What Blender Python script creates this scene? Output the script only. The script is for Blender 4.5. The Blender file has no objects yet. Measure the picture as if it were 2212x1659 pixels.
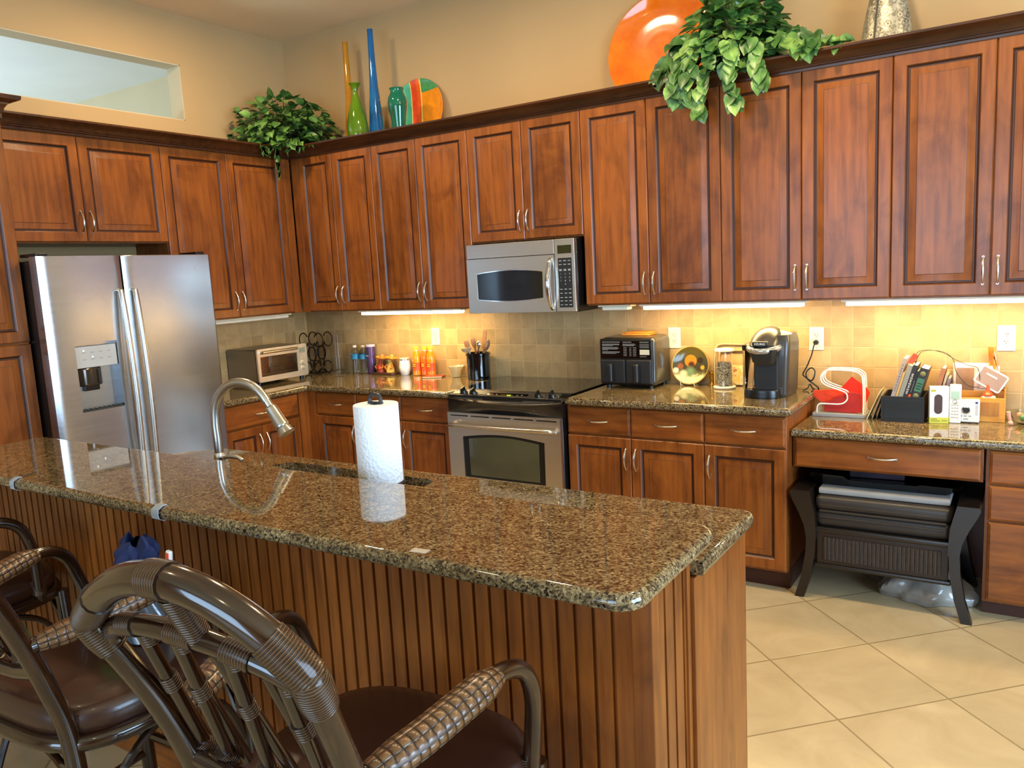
import bpy, bmesh, math, random
from mathutils import Vector, Matrix, Euler
S = bpy.context.scene
COL = S.collection
PI = math.pi
rnd = random.Random(11)

# ------------------------------------------------------------------ camera, sky, big lights, exposure
cam_d = bpy.data.cameras.new('camera')
cam = bpy.data.objects.new('camera', cam_d)
COL.objects.link(cam)
cam.location = (4.7065, -4.3487, 1.6075)
cam.rotation_euler = (1.4291, 0.0517, 0.569)
cam_d.sensor_width = 36.0
cam_d.lens = 27.91
cam_d.clip_start = 0.05
S.camera = cam

S.view_settings.view_transform = 'Standard'
S.view_settings.look = 'None'
S.view_settings.gamma = 1.0
S.view_settings.use_curve_mapping = False
S.view_settings.exposure = 0.0

world = bpy.data.worlds.new('sky')
S.world = world
world.use_nodes = True
bg = world.node_tree.nodes['Background']
bg.inputs[0].default_value = (0.45, 0.68, 1.0, 1)
bg.inputs[1].default_value = 1.6

WARM = (1.0, 0.77, 0.47)
BLUE = (0.50, 0.74, 1.0)

def area(name, loc, size, power, col, rot=(0, 0, 0), size_y=None, shape=None, spread=None):
    d = bpy.data.lights.new(name, 'AREA')
    d.energy = power
    d.color = col
    d.size = size
    if size_y:
        d.shape = 'RECTANGLE'
        d.size_y = size_y
    if shape:
        d.shape = shape
    if spread:
        d.spread = math.radians(spread)
    o = bpy.data.objects.new(name, d)
    o.location = loc
    o.rotation_euler = rot
    COL.objects.link(o)
    return o

# recessed ceiling lamps of the kitchen (above the frame)
for i, (x, y) in enumerate([(0.95, -1.35), (2.45, -1.35), (3.95, -1.35), (5.4, -1.5), (2.2, -4.2), (4.4, -5.0)]):
    area('ceiling_lamp', (x, y, 3.34), 0.16, [27, 32, 32, 23, 5, 6][i], WARM, shape='DISK')
# daylight through the windows behind and to the right of the camera
area('window_daylight', (3.4, -8.4, 1.65), 3.6, 205, BLUE, (PI/2, 0, 0), 2.2)
area('window_daylight', (7.85, -3.4, 1.6), 2.6, 330, BLUE, (PI/2, 0, PI/2), 2.0)
# daylight in the room beyond the pass-through opening
area('window_daylight', (-3.2, -3.4, 1.2), 2.2, 210, (0.62, 0.84, 1.0), (PI, 0, 0), 2.2)

# ------------------------------------------------------------------ materials
def lin(h):
    if isinstance(h, str):
        h = h.lstrip('#')
        c = [int(h[i:i+2], 16)/255 for i in (0, 2, 4)]
        return tuple((v/12.92 if v <= 0.04045 else ((v+0.055)/1.055)**2.4) for v in c) + (1,)
    return tuple(h) + (1,) if len(h) == 3 else tuple(h)

class N:
    """small node helper"""
    def __init__(s, name):
        s.m = bpy.data.materials.new(name)
        s.m.use_nodes = True
        s.t = s.m.node_tree
        s.b = s.t.nodes['Principled BSDF']
    def n(s, kind, **kw):
        nd = s.t.nodes.new(kind)
        for k, v in kw.items():
            setattr(nd, k, v)
        return nd
    def l(s, a, b):
        s.t.links.new(a, b)
    def set(s, **kw):
        for k, v in kw.items():
            s.b.inputs[k.replace('_', ' ')].default_value = v
    def coord(s, scale=(1, 1, 1), which='Object', rnd_off=0.0, rot=(0, 0, 0), loc=(0, 0, 0)):
        tc = s.n('ShaderNodeTexCoord')
        mp = s.n('ShaderNodeMapping')
        mp.inputs['Scale'].default_value = scale
        mp.inputs['Rotation'].default_value = rot
        mp.inputs['Location'].default_value = loc
        src = tc.outputs[which]
        if rnd_off:
            oi = s.n('ShaderNodeObjectInfo')
            mu = s.n('ShaderNodeMath', operation='MULTIPLY')
            mu.inputs[1].default_value = rnd_off
            s.l(oi.outputs['Random'], mu.inputs[0])
            ad = s.n('ShaderNodeVectorMath', operation='ADD')
            s.l(src, ad.inputs[0])
            s.l(mu.outputs[0], ad.inputs[1])
            src = ad.outputs[0]
        s.l(src, mp.inputs['Vector'])
        return mp.outputs[0]
    def noise(s, vec, scale, detail=4, rough=0.5, dist=0.0):
        nd = s.n('ShaderNodeTexNoise')
        nd.inputs['Scale'].default_value = scale
        nd.inputs['Detail'].default_value = detail
        nd.inputs['Roughness'].default_value = rough
        nd.inputs['Distortion'].default_value = dist
        if vec is not None:
            s.l(vec, nd.inputs['Vector'])
        return nd.outputs['Fac']
    def ramp(s, fac, stops, interp='LINEAR'):
        nd = s.n('ShaderNodeValToRGB')
        cr = nd.color_ramp
        cr.interpolation = interp
        while len(cr.elements) < len(stops):
            cr.elements.new(0.5)
        for e, (p, c) in zip(cr.elements, stops):
            e.position = p
            e.color = lin(c)
        s.l(fac, nd.inputs[0])
        return nd.outputs[0]
    def mix(s, fac, a, b, mode='MIX'):
        nd = s.n('ShaderNodeMix', data_type='RGBA', blend_type=mode)
        for sock, v in ((nd.inputs[0], fac), (nd.inputs[6], a), (nd.inputs[7], b)):
            if hasattr(v, 'is_output'):
                s.l(v, sock)
            else:
                sock.default_value = v if isinstance(v, (int, float)) else lin(v)
        return nd.outputs[2]
    def bump(s, h, strength=0.3, dist=0.01):
        nd = s.n('ShaderNodeBump')
        nd.inputs['Strength'].default_value = strength
        nd.inputs['Distance'].default_value = dist
        s.l(h, nd.inputs['Height'])
        s.l(nd.outputs[0], s.b.inputs['Normal'])
        return nd.outputs[0]

def P(name, col, rough=0.5, metal=0.0, coat=0.0, var=0.06, **kw):
    """plain painted / moulded material with a faint procedural variation"""
    g = N(name)
    g.set(Roughness=rough, Metallic=metal, **kw)
    if coat:
        g.set(Coat_Weight=coat, Coat_Roughness=0.08)
    c = lin(col)
    if var:
        f = g.noise(g.coord(), 9.0, 3)
        lo = tuple(max(0, v*(1-var)) for v in c[:3])
        hi = tuple(min(1, v*(1+var)) for v in c[:3])
        g.l(g.ramp(f, [(0.3, lo), (0.7, hi)]), g.b.inputs['Base Color'])
    else:
        g.b.inputs['Base Color'].default_value = c
    return g.m

def wood(name, horiz=False, dark='#5d3011', mid='#81471a', light='#945720', rough=0.33, k=1.0):
    g = N(name)
    sc = (16, 16, 1.3) if not horiz else (1.3, 16, 16)
    v = g.coord(sc, rnd_off=7.3)
    v2 = g.coord((2.4, 2.4, 1.5) if not horiz else (1.5, 2.4, 2.4), rnd_off=5.1)
    f = g.noise(v, 2.6, 5, 0.5, 0.35)
    c = g.ramp(f, [(0.18, dark), (0.5, mid), (0.85, light)])
    b = g.noise(v2, 2.0, 4, 0.6, 0.8)
    bl = g.ramp(b, [(0.30, (0.56, 0.50, 0.48)), (0.5, (1, 1, 1)), (0.75, (1.25, 1.20, 1.04))])
    out = g.mix(0.9, c, bl, 'MULTIPLY')
    oi = g.n('ShaderNodeObjectInfo')
    tone = g.ramp(oi.outputs['Random'], [(0.0, (0.9, 0.88, 0.86)), (1.0, (1.1, 1.06, 1.04))])
    out = g.mix(1.0, out, tone, 'MULTIPLY')
    g.l(out, g.b.inputs['Base Color'])
    g.set(Roughness=rough, Coat_Weight=0.10, Coat_Roughness=0.2, Specular_IOR_Level=0.36)
    g.bump(f, 0.03, 0.003)
    return g.m

def granite(name):
    g = N(name)
    v = g.coord((1, 1, 1))
    w = g.noise(v, 60, 3, 0.6)
    vo = g.n('ShaderNodeTexVoronoi')
    vo.inputs['Scale'].default_value = 215
    ad = g.n('ShaderNodeVectorMath', operation='ADD')
    sc = g.n('ShaderNodeVectorMath', operation='SCALE')
    nz = g.n('ShaderNodeTexNoise')
    nz.inputs['Scale'].default_value = 70
    g.l(v, nz.inputs['Vector'])
    g.l(nz.outputs['Color'], sc.inputs[0])
    sc.inputs['Scale'].default_value = 0.012
    g.l(v, ad.inputs[0])
    g.l(sc.outputs[0], ad.inputs[1])
    g.l(ad.outputs[0], vo.inputs['Vector'])
    sep = g.n('ShaderNodeSeparateColor')
    g.l(vo.outputs['Color'], sep.inputs[0])
    base = g.ramp(sep.outputs[0], [(0.0, '#1b1613'), (0.15, '#33291f'), (0.28, '#5e4f3b'), (0.55, '#7a694a'), (0.8, '#8c7a58'), (0.97, '#a3916e')])
    f2 = g.noise(v, 150, 5, 0.7)
    sp = g.ramp(f2, [(0.36, (0.18, 0.14, 0.12)), (0.5, (1, 1, 1)), (0.72, (1.15, 1.12, 1.0))])
    f3 = g.noise(v, 26, 4, 0.6)
    s3 = g.ramp(f3, [(0.34, (0.62, 0.56, 0.5)), (0.6, (1.08, 1.06, 1.0))])
    out = g.mix(0.85, base, sp, 'MULTIPLY')
    out = g.mix(0.8, out, s3, 'MULTIPLY')
    g.l(out, g.b.inputs['Base Color'])
    g.set(Roughness=0.05, Coat_Weight=0.4, Coat_Roughness=0.01, Coat_IOR=1.5, IOR=1.5)
    return g.m

def grid_tiles(name, u, v, size, grout_w, col_a, col_b, grout, origin, rough, bump, noise_scale, cell_var=0.5):
    """square tiles from object position: u, v are direction vectors, origin a line crossing in (u, v)"""
    g = N(name)
    tc = g.n('ShaderNodeTexCoord')
    fr = []
    cells = []
    for k, d in enumerate((u, v)):
        dot = g.n('ShaderNodeVectorMath', operation='DOT_PRODUCT')
        g.l(tc.outputs['Object'], dot.inputs[0])
        dot.inputs[1].default_value = d
        sub = g.n('ShaderNodeMath', operation='SUBTRACT')
        g.l(dot.outputs['Value'], sub.inputs[0])
        sub.inputs[1].default_value = origin[k]
        dv = g.n('ShaderNodeMath', operation='DIVIDE')
        g.l(sub.outputs[0], dv.inputs[0])
        dv.inputs[1].default_value = size
        fl = g.n('ShaderNodeMath', operation='FLOOR')
        g.l(dv.outputs[0], fl.inputs[0])
        cells.append(fl.outputs[0])
        pp = g.n('ShaderNodeMath', operation='PINGPONG')
        g.l(dv.outputs[0], pp.inputs[0])
        pp.inputs[1].default_value = 0.5
        fr.append(pp.outputs[0])
    mn = g.n('ShaderNodeMath', operation='MINIMUM')
    g.l(fr[0], mn.inputs[0])
    g.l(fr[1], mn.inputs[1])
    mr = g.n('ShaderNodeMapRange')
    mr.inputs['From Min'].default_value = grout_w/size*0.5
    mr.inputs['From Max'].default_value = grout_w/size*1.0
    g.l(mn.outputs[0], mr.inputs[0])
    tile = mr.outputs[0]
    cb = g.n('ShaderNodeCombineXYZ')
    g.l(cells[0], cb.inputs[0])
    g.l(cells[1], cb.inputs[1])
    wn = g.n('ShaderNodeTexWhiteNoise')
    g.l(cb.outputs[0], wn.inputs['Vector'])
    off = g.n('ShaderNodeVectorMath', operation='MULTIPLY_ADD')
    g.l(wn.outputs['Color'], off.inputs[0])
    off.inputs[1].default_value = (9, 9, 9)
    g.l(tc.outputs['Object'], off.inputs[2])
    f = g.noise(off.outputs[0], noise_scale, 6, 0.6, 0.9)
    ca = g.ramp(f, [(0.3, col_a), (0.72, col_b)])
    tv = g.ramp(wn.outputs['Value'], [(0, (1-0.22*cell_var,)*3), (1, (1+0.14*cell_var,)*3)])
    ca = g.mix(1.0, ca, tv, 'MULTIPLY')
    out = g.mix(tile, grout, ca)
    g.l(out, g.b.inputs['Base Color'])
    g.set(Roughness=rough)
    hm = g.n('ShaderNodeMath', operation='MULTIPLY_ADD')
    g.l(f, hm.inputs[0])
    hm.inputs[1].default_value = bump
    g.l(tile, hm.inputs[2])
    g.bump(hm.outputs[0], 0.5, 0.002)
    return g.m

def paint(name, col, tex=0.12):
    g = N(name)
    v = g.coord()
    f = g.noise(v, 2.0, 3)
    c = lin(col)
    g.l(g.ramp(f, [(0.3, tuple(x*0.97 for x in c[:3])), (0.7, tuple(min(1, x*1.03) for x in c[:3]))]), g.b.inputs['Base Color'])
    g.set(Roughness=0.85)
    g.bump(g.noise(v, 70, 3), tex, 0.004)
    return g.m

def steel(name, col='#b9b6b0', rough=0.24, wave=0.0, horiz=True, an=0.35):
    g = N(name)
    v = g.coord((1, 2, 110) if horiz else (110, 110, 2))
    f = g.noise(v, 1.0, 3)
    c = lin(col)
    g.l(g.ramp(f, [(0.3, tuple(x*0.97 for x in c[:3])), (0.7, tuple(min(1, x*1.02) for x in c[:3]))]), g.b.inputs['Base Color'])
    rr = g.n('ShaderNodeMapRange')
    rr.inputs['To Min'].default_value = rough*0.85
    rr.inputs['To Max'].default_value = rough*1.2
    g.l(f, rr.inputs[0])
    g.l(rr.outputs[0], g.b.inputs['Roughness'])
    g.set(Metallic=1.0)
    if wave:
        w = g.noise(g.coord((1.2, 3.0, 1.6)), 1.3, 1)
        g.bump(w, 1.0, wave)
    return g.m

def glass(name, col=(1, 1, 1), rough=0.0, ior=1.45):
    g = N(name)
    g.b.inputs['Base Color'].default_value = lin(col)
    g.set(Roughness=rough, Transmission_Weight=1.0, IOR=ior)
    return g.m

def emit(name, col, strength):
    g = N(name)
    g.b.inputs['Base Color'].default_value = lin(col)
    g.b.inputs['Emission Color'].default_value = lin(col)
    g.set(Emission_Strength=strength, Roughness=0.4)
    return g.m

M_WOOD = wood('stained_maple')
M_WOODH = wood('stained_maple_drawer', horiz=True)
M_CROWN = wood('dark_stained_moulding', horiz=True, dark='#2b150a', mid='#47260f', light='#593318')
M_TOE = P('dark_toe_kick', '#3a180c', 0.5)
M_CARC = P('cabinet_frame_stain', '#5a2710', 0.4)
M_DARKIN = P('dark_interior', '#1a0f0a', 0.8)
M_GRAN = granite('speckled_granite')
M_WALL = paint('tan_wall_paint', '#b89869')
M_WALL2 = paint('cream_wall_paint', '#d6c6a6')
M_WHITE = paint('white_ceiling_paint', '#e6e6e4')
M_CEIL = paint('warm_ceiling_paint', '#e2c9a0', 0.2)
M_REVEAL = paint('pale_reveal_paint', '#c4b594', 0.05)
M_NICK = P('satin_nickel', '#cfc6b8', 0.28, 1.0, var=0.03)
M_STEEL = steel('brushed_steel', col='#cfcbc2', rough=0.34, wave=0.0)
M_FRIDGE = steel('brushed_steel_door', col='#c0c0c2', rough=0.24, wave=0.003)
M_CHROME = P('polished_chrome', '#d9d9d9', 0.08, 1.0, var=0.0)
M_BLACK = P('black_plastic', '#0c0c0d', 0.3)
M_BLACKM = P('matte_black', '#141414', 0.55)
M_BGLASS = P('black_glass', '#070707', 0.05, coat=0.6, var=0)
M_WPLAS = P('white_plastic', '#e9e4da', 0.4)
M_PAPER = P('white_paper', '#f1eee8', 0.9)
M_GLASS = glass('clear_glass')
M_RATTAN = None
# ------------------------------------------------------------------ mesh builder
class M:
    def __init__(s):
        s.bm = bmesh.new()
        s.uv = s.bm.loops.layers.uv.new('UVMap')
        s.mi = 0
        s.wn = False
    def _done(s, n0):
        if s.mi:
            s.bm.faces.ensure_lookup_table()
            for f in s.bm.faces[n0:]:
                f.material_index = s.mi
    def box(s, x0, x1, y0, y1, z0, z1, b=0.0, seg=2):
        n0 = len(s.bm.faces)
        vs = [s.bm.verts.new(p) for p in ((x0, y0, z0), (x1, y0, z0), (x1, y1, z0), (x0, y1, z0), (x0, y0, z1), (x1, y0, z1), (x1, y1, z1), (x0, y1, z1))]
        fs = [s.bm.faces.new([vs[i] for i in q]) for q in ((0, 3, 2, 1), (4, 5, 6, 7), (0, 1, 5, 4), (1, 2, 6, 5), (2, 3, 7, 6), (3, 0, 4, 7))]
        if b > 0:
            s.wn = True
            es = list({e for f in fs for e in f.edges})
            r = bmesh.ops.bevel(s.bm, geom=es, offset=b, segments=seg, profile=0.5, affect='EDGES', clamp_overlap=True)
            vs = list({v for f in r['faces'] for v in f.verts})
            if s.mi:
                for f in {f for v in vs for f in v.link_faces}:
                    f.material_index = s.mi
        s._done(n0)
        return s
    def cbox(s, c, d, b=0.0, seg=2):
        return s.box(c[0]-d[0]/2, c[0]+d[0]/2, c[1]-d[1]/2, c[1]+d[1]/2, c[2]-d[2]/2, c[2]+d[2]/2, b, seg)
    def lathe(s, prof, c=(0, 0, 0), n=28, axis='z', a0=0.0, a1=2*PI, sx=1.0, sy=1.0, wob=None):
        n0 = len(s.bm.faces)
        full = abs(a1-a0-2*PI) < 1e-6
        def place(a, r, z):
            k = 1.0 if wob is None else wob(a, z)
            x, y = r*k*math.cos(a)*sx, r*k*math.sin(a)*sy
            if axis == 'z':
                p = (x, y, z)
            elif axis == 'y':
                p = (x, z, -y)
            else:
                p = (z, x, y)
            return s.bm.verts.new((c[0]+p[0], c[1]+p[1], c[2]+p[2]))
        m = n if full else n+1
        rings = []
        for r, z in prof:
            if r <= 1e-7:
                rings.append([place(0, 0, z)])
            else:
                rings.append([place(a0+(a1-a0)*i/n, r, z) for i in range(m)])
        for A, B in zip(rings, rings[1:]):
            for i in range(n):
                j = (i+1) % m
                if len(A) == 1 and len(B) == 1:
                    continue
                if len(A) == 1:
                    q = [A[0], B[j], B[i]]
                elif len(B) == 1:
                    q = [A[i], A[j], B[0]]
                else:
                    q = [A[i], A[j], B[j], B[i]]
                try:
                    s.bm.faces.new(q)
                except ValueError:
                    pass
        s._done(n0)
        return s
    def cyl(s, c, r, z0, z1, n=24, axis='z', b=0.0):
        if b:
            pr = [(0, z0), (r-b, z0), (r-b*0.3, z0+b*0.3), (r, z0+b), (r, z1-b), (r-b*0.3, z1-b*0.3), (r-b, z1), (0, z1)]
        else:
            pr = [(0, z0), (r, z0), (r, z1), (0, z1)]
        return s.lathe(pr, c, n, axis)
    def ball(s, c, r, n=14, sz=1.0, sx=1.0, sy=1.0):
        m = max(6, n//2)
        pr = [(r*math.sin(PI*i/m), -r*math.cos(PI*i/m)*sz) for i in range(m+1)]
        pr[0] = (0, pr[0][1])
        pr[-1] = (0, pr[-1][1])
        return s.lathe(pr, c, n, sx=sx, sy=sy)
    def tube(s, pts, r, n=8, closed=False, caps=True, flat=1.0):
        n0 = len(s.bm.faces)
        P_ = [Vector(p) for p in pts]
        k = len(P_)
        rad = r if hasattr(r, '__len__') else [r]*k
        T = []
        for i in range(k):
            a = P_[(i-1) % k] if (closed or i > 0) else P_[i]
            b = P_[(i+1) % k] if (closed or i < k-1) else P_[i]
            t = (b-a)
            T.append(t.normalized() if t.length > 1e-9 else Vector((0, 0, 1)))
        up = Vector((0, 0, 1)) if abs(T[0].z) < 0.9 else Vector((0, 1, 0))
        nrm = (up - T[0]*up.dot(T[0])).normalized()
        rings, L, acc = [], [], 0.0
        for i in range(k):
            if i:
                nrm = (nrm - T[i]*nrm.dot(T[i]))
                nrm = nrm.normalized() if nrm.length > 1e-6 else T[i].orthogonal().normalized()
                acc += (P_[i]-P_[i-1]).length
            L.append(acc)
            bn = T[i].cross(nrm)
            rings.append([s.bm.verts.new(P_[i]+(nrm*math.cos(2*PI*j/n)*flat+bn*math.sin(2*PI*j/n))*rad[i]) for j in range(n)])
        rng = range(k if closed else k-1)
        rm = max(rad)
        for i in rng:
            A, B = rings[i], rings[(i+1) % k]
            la, lb = L[i], L[i+1] if i+1 < k else acc+(P_[0]-P_[-1]).length
            for j in range(n):
                j2 = (j+1) % n
                f = s.bm.faces.new((A[j], A[j2], B[j2], B[j]))
                us = (j/n*2*PI*rm, (j+1)/n*2*PI*rm)
                for lp, q in zip(f.loops, ((us[0], la), (us[1], la), (us[1], lb), (us[0], lb))):
                    lp[s.uv].uv = q
        if caps and not closed:
            s.bm.faces.new(list(reversed(rings[0])))
            s.bm.faces.new(rings[-1])
        s._done(n0)
        return s
    def prism(s, poly, plane, lo, hi, b=0.0, seg=3, which='both'):
        """extrude a polygon given in plane 'xy','xz' or 'yz' from lo to hi; b bevels the rim edges"""
        n0 = len(s.bm.faces)
        def P3(p, h):
            return {'xy': (p[0], p[1], h), 'xz': (p[0], h, p[1]), 'yz': (h, p[0], p[1])}[plane]
        A = [s.bm.verts.new(P3(p, lo)) for p in poly]
        B = [s.bm.verts.new(P3(p, hi)) for p in poly]
        k = len(poly)
        fa = s.bm.faces.new(list(reversed(A)))
        fb = s.bm.faces.new(B)
        fs = [fa, fb]
        for i in range(k):
            fs.append(s.bm.faces.new((A[i], A[(i+1) % k], B[(i+1) % k], B[i])))
        bmesh.ops.recalc_face_normals(s.bm, faces=fs)
        if b:
            s.wn = True
            es = list(fb.edges) if which == 'hi' else list(fa.edges) if which == 'lo' else list(fa.edges)+list(fb.edges)
            bmesh.ops.bevel(s.bm, geom=es, offset=b, segments=seg, profile=0.5, affect='EDGES', clamp_overlap=True)
        s._done(n0)
        return s
    def quad(s, *ps):
        n0 = len(s.bm.faces)
        s.bm.faces.new([s.bm.verts.new(p) for p in ps])
        s._done(n0)
        return s
    def rings(s, loops, cap0=True, cap1=True, mats=None):
        n0 = len(s.bm.faces)
        s.wn = True
        R = [[s.bm.verts.new(p) for p in lp] for lp in loops]
        for q, (A, B) in enumerate(zip(R, R[1:])):
            k = len(A)
            for i in range(k):
                f = s.bm.faces.new((A[i], A[(i+1) % k], B[(i+1) % k], B[i]))
                if mats:
                    f.material_index = mats.get(q, 0)
        if cap0:
            s.bm.faces.new(list(reversed(R[0])))
        if cap1:
            s.bm.faces.new(R[-1])
        s._done(n0)
        return s
    def grid(s, fn, nu, nv, thick=None):
        """sheet from fn(u, v)"""
        n0 = len(s.bm.faces)
        V = [[s.bm.verts.new(fn(i/nu, j/nv)) for j in range(nv+1)] for i in range(nu+1)]
        for i in range(nu):
            for j in range(nv):
                f = s.bm.faces.new((V[i][j], V[i+1][j], V[i+1][j+1], V[i][j+1]))
                for lp, q in zip(f.loops, ((i, j), (i+1, j), (i+1, j+1), (i, j+1))):
                    lp[s.uv].uv = (q[0]/nu, q[1]/nv)
        if thick:
            s.bm.normal_update()
            fs = s.bm.faces[n0:]
            r = bmesh.ops.solidify(s.bm, geom=list(fs), thickness=thick)
        s._done(n0)
        return s
    def xf(s, mtx, frm=0):
        s.bm.verts.ensure_lookup_table()
        bmesh.ops.transform(s.bm, matrix=mtx, verts=s.bm.verts[frm:])
        return s
    def nv(s):
        return len(s.bm.verts)
    def obj(s, name, mats, parent=None, sharp=38, fix=True, label=None, kind=None):
        if fix:
            bmesh.ops.recalc_face_normals(s.bm, faces=s.bm.faces[:])
        me = bpy.data.meshes.new(name)
        s.bm.to_mesh(me)
        s.bm.free()
        for m in (mats if isinstance(mats, (list, tuple)) else [mats]):
            me.materials.append(m)
        me.polygons.foreach_set('use_smooth', [True]*len(me.polygons))
        me.set_sharp_from_angle(angle=math.radians(sharp))
        o = bpy.data.objects.new(name, me)
        COL.objects.link(o)
        if s.wn:
            md = o.modifiers.new('weighted_normal', 'WEIGHTED_NORMAL')
            md.mode = 'FACE_AREA'
            md.keep_sharp = True
        if parent:
            o.parent = parent
        if label:
            o['label'] = label
        if kind:
            o['kind'] = kind
        return o

def tag(o, label, cat, group=None):
    o['label'] = label
    o['category'] = cat
    if group:
        o['group'] = group
    return o

def thing(name, label, cat, loc=(0, 0, 0), rz=0.0, group=None):
    o = bpy.data.objects.new(name, None)
    o.empty_display_size = 0.05
    COL.objects.link(o)
    o.location = loc
    o.rotation_euler = (0, 0, rz)
    return tag(o, label, cat, group)

def struct(o):
    o['kind'] = 'structure'
    return o

def copy_tree(o, loc=None, rz=None, label=None):
    c = o.copy()
    COL.objects.link(c)
    if loc is not None:
        c.location = loc
    if rz is not None:
        c.rotation_euler = (0, 0, rz)
    if label:
        c['label'] = label
    for ch in o.children:
        d = ch.copy()
        COL.objects.link(d)
        d.parent = c
        for g in ch.children:
            e = g.copy()
            COL.objects.link(e)
            e.parent = d
    return c

def lettering(txt, size, mat, parent, loc, rot, ext=0.0006, name='lettering', align='CENTER', sx=1.0):
    cu = bpy.data.curves.new('txt', 'FONT')
    cu.body = txt
    cu.size = size
    cu.extrude = ext
    cu.align_x = align
    cu.align_y = 'CENTER'
    t = bpy.data.objects.new('txt', cu)
    COL.objects.link(t)
    dg = bpy.context.evaluated_depsgraph_get()
    me = bpy.data.meshes.new_from_object(t.evaluated_get(dg))
    bpy.data.objects.remove(t)
    me.materials.clear()
    me.materials.append(mat)
    o = bpy.data.objects.new(name, me)
    COL.objects.link(o)
    o.parent = parent
    o.location = loc
    o.rotation_euler = rot
    o.scale = (sx, 1, 1)
    return o

FRONT = (PI/2, 0, 0)          # lettering that faces -y
def arc(cx, cy, r, a0, a1, n, ry=None):
    ry = r if ry is None else ry
    return [(cx+r*math.cos(math.radians(a0+(a1-a0)*i/n)), cy+ry*math.sin(math.radians(a0+(a1-a0)*i/n))) for i in range(n+1)]
def rrect(x0, x1, y0, y1, r, n=5):
    return arc(x1-r, y0+r, r, -90, 0, n)+arc(x1-r, y1-r, r, 0, 90, n)+arc(x0+r, y1-r, r, 90, 180, n)+arc(x0+r, y0+r, r, 180, 270, n)
def bez(p, n=24, closed=False):
    """catmull-rom through points"""
    p = [Vector(q) for q in p]
    k = len(p)
    out = []
    segs = k if closed else k-1
    per = max(2, n//segs)
    for i in range(segs):
        a = p[(i-1) % k] if (closed or i > 0) else p[i]
        b, c = p[i], p[(i+1) % k]
        d = p[(i+2) % k] if (closed or i+2 < k) else c
        for j in range(per):
            t = j/per
            out.append(0.5*((2*b)+(c-a)*t+(2*a-5*b+4*c-d)*t*t+(3*b-a-3*c+d)*t**3))
    if not closed:
        out.append(p[-1])
    return out
# ------------------------------------------------------------------ room shell
ZC = 3.37
M_FLOOR = grid_tiles('diagonal_floor_tile', (0.70711, 0.70711, 0), (0.70711, -0.70711, 0), 0.449, 0.0045, '#ad9974', '#c1ad88', '#8d7a58', (2.287, 3.663), 0.22, 0.05, 3.2, 0.25)
M_TILE = grid_tiles('tumbled_backsplash_tile', (1, 1, 0), (0, 0, 1), 0.1048, 0.0032, '#ac8b5c', '#c5a674', '#bfa272', (1.975, 1.236), 0.42, 0.35, 7.0, 0.8)

def slab(name, mat, *boxes):
    m = M()
    for b in boxes:
        m.box(*b)
    return struct(m.obj(name, mat))

slab('floor', M_FLOOR, (-0.0, 8, -8.6, 0, -0.05, 0))
slab('ceiling', M_CEIL, (0, 8, -8.6, 0, ZC, ZC+0.05))
slab('wall_back', M_WALL, (-0.13, 8, 0, 0.12, 0, ZC))
# left wall with the pass-through opening
OY0, OY1, OZ0, OZ1 = -3.1, -0.898, 2.70, 3.052
slab('wall_left', M_WALL, (-0.13, 0, -8.6, 0, 0, OZ0), (-0.13, 0, -8.6, 0, OZ1, ZC), (-0.13, 0, OY1, 0, OZ0, OZ1), (-0.13, 0, -8.6, OY0, OZ0, OZ1))
t = 0.006
slab('trim_1', M_REVEAL, (-0.13, -0.001, OY1-t, OY1, OZ0, OZ1), (-0.13, -0.001, OY0, OY1, OZ1-t, OZ1), (-0.13, -0.001, OY0, OY1, OZ0, OZ0+t))
# the room beyond the opening
slab('ceiling', M_WHITE, (-5, -0.13, -6, 0, ZC, ZC+0.05))
slab('wall_beyond', M_WALL2, (-5, -0.13, 0, 0.12, 0, ZC), (-5.1, -5, -6, 0.12, 0, ZC), (-5, -0.13, -6.1, -6, 0, ZC))
slab('floor', P('beyond_floor', '#b7a587', 0.6), (-5, -0.13, -6, 0, -0.05, 0))
# walls behind and to the right of the camera, with windows
def wall_window(axis, c, lo, hi, w0, w1, z0, z1, name, wname):
    m = M()
    f = M()
    g = M()
    def bx(mm, a0, a1, zz0, zz1, d0, d1, b=0):
        if axis == 'y':
            mm.box(a0, a1, c+d0, c+d1, zz0, zz1, b)
        else:
            mm.box(c+d0, c+d1, a0, a1, zz0, zz1, b)
    bx(m, lo, w0, 0, ZC, 0, .12); bx(m, w1, hi, 0, ZC, 0, .12); bx(m, w0, w1, 0, z0, 0, .12); bx(m, w0, w1, z1, ZC, 0, .12)
    struct(m.obj(name, M_WALL))
    e = 0.06
    bx(f, w0, w0+e, z0, z1, .03, .09); bx(f, w1-e, w1, z0, z1, .03, .09); bx(f, w0+e, w1-e, z0, z0+e, .03, .09); bx(f, w0+e, w1-e, z1-e, z1, .03, .09)
    mid = (w0+w1)/2
    bx(f, mid-.025, mid+.025, z0+e, z1-e, .03, .09)
    fr = struct(f.obj(wname, P('window_frame_paint', '#efeeea', .4)))
    bx(g, w0+e, w1-e, z0+e, z1-e, .055, .06)
    gl = g.obj('window_pane', M_GLASS, fr)
wall_window('y', -8.72, -0.13, 8.1, 1.6, 5.2, 0.4, 2.8, 'wall_front', 'window_1')
wall_window('x', 8.0, -8.72, 0.12, -4.8, -1.9, 0.5, 2.6, 'wall_right', 'window_2')
# tiled backsplash
slab('trim_2', M_TILE, (0.0, 6.6, -0.010, 0, 0.76, 1.40))
slab('trim_3', M_TILE, (0.0, 0.010, -1.34, -0.010, 0.90, 1.40))

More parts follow.
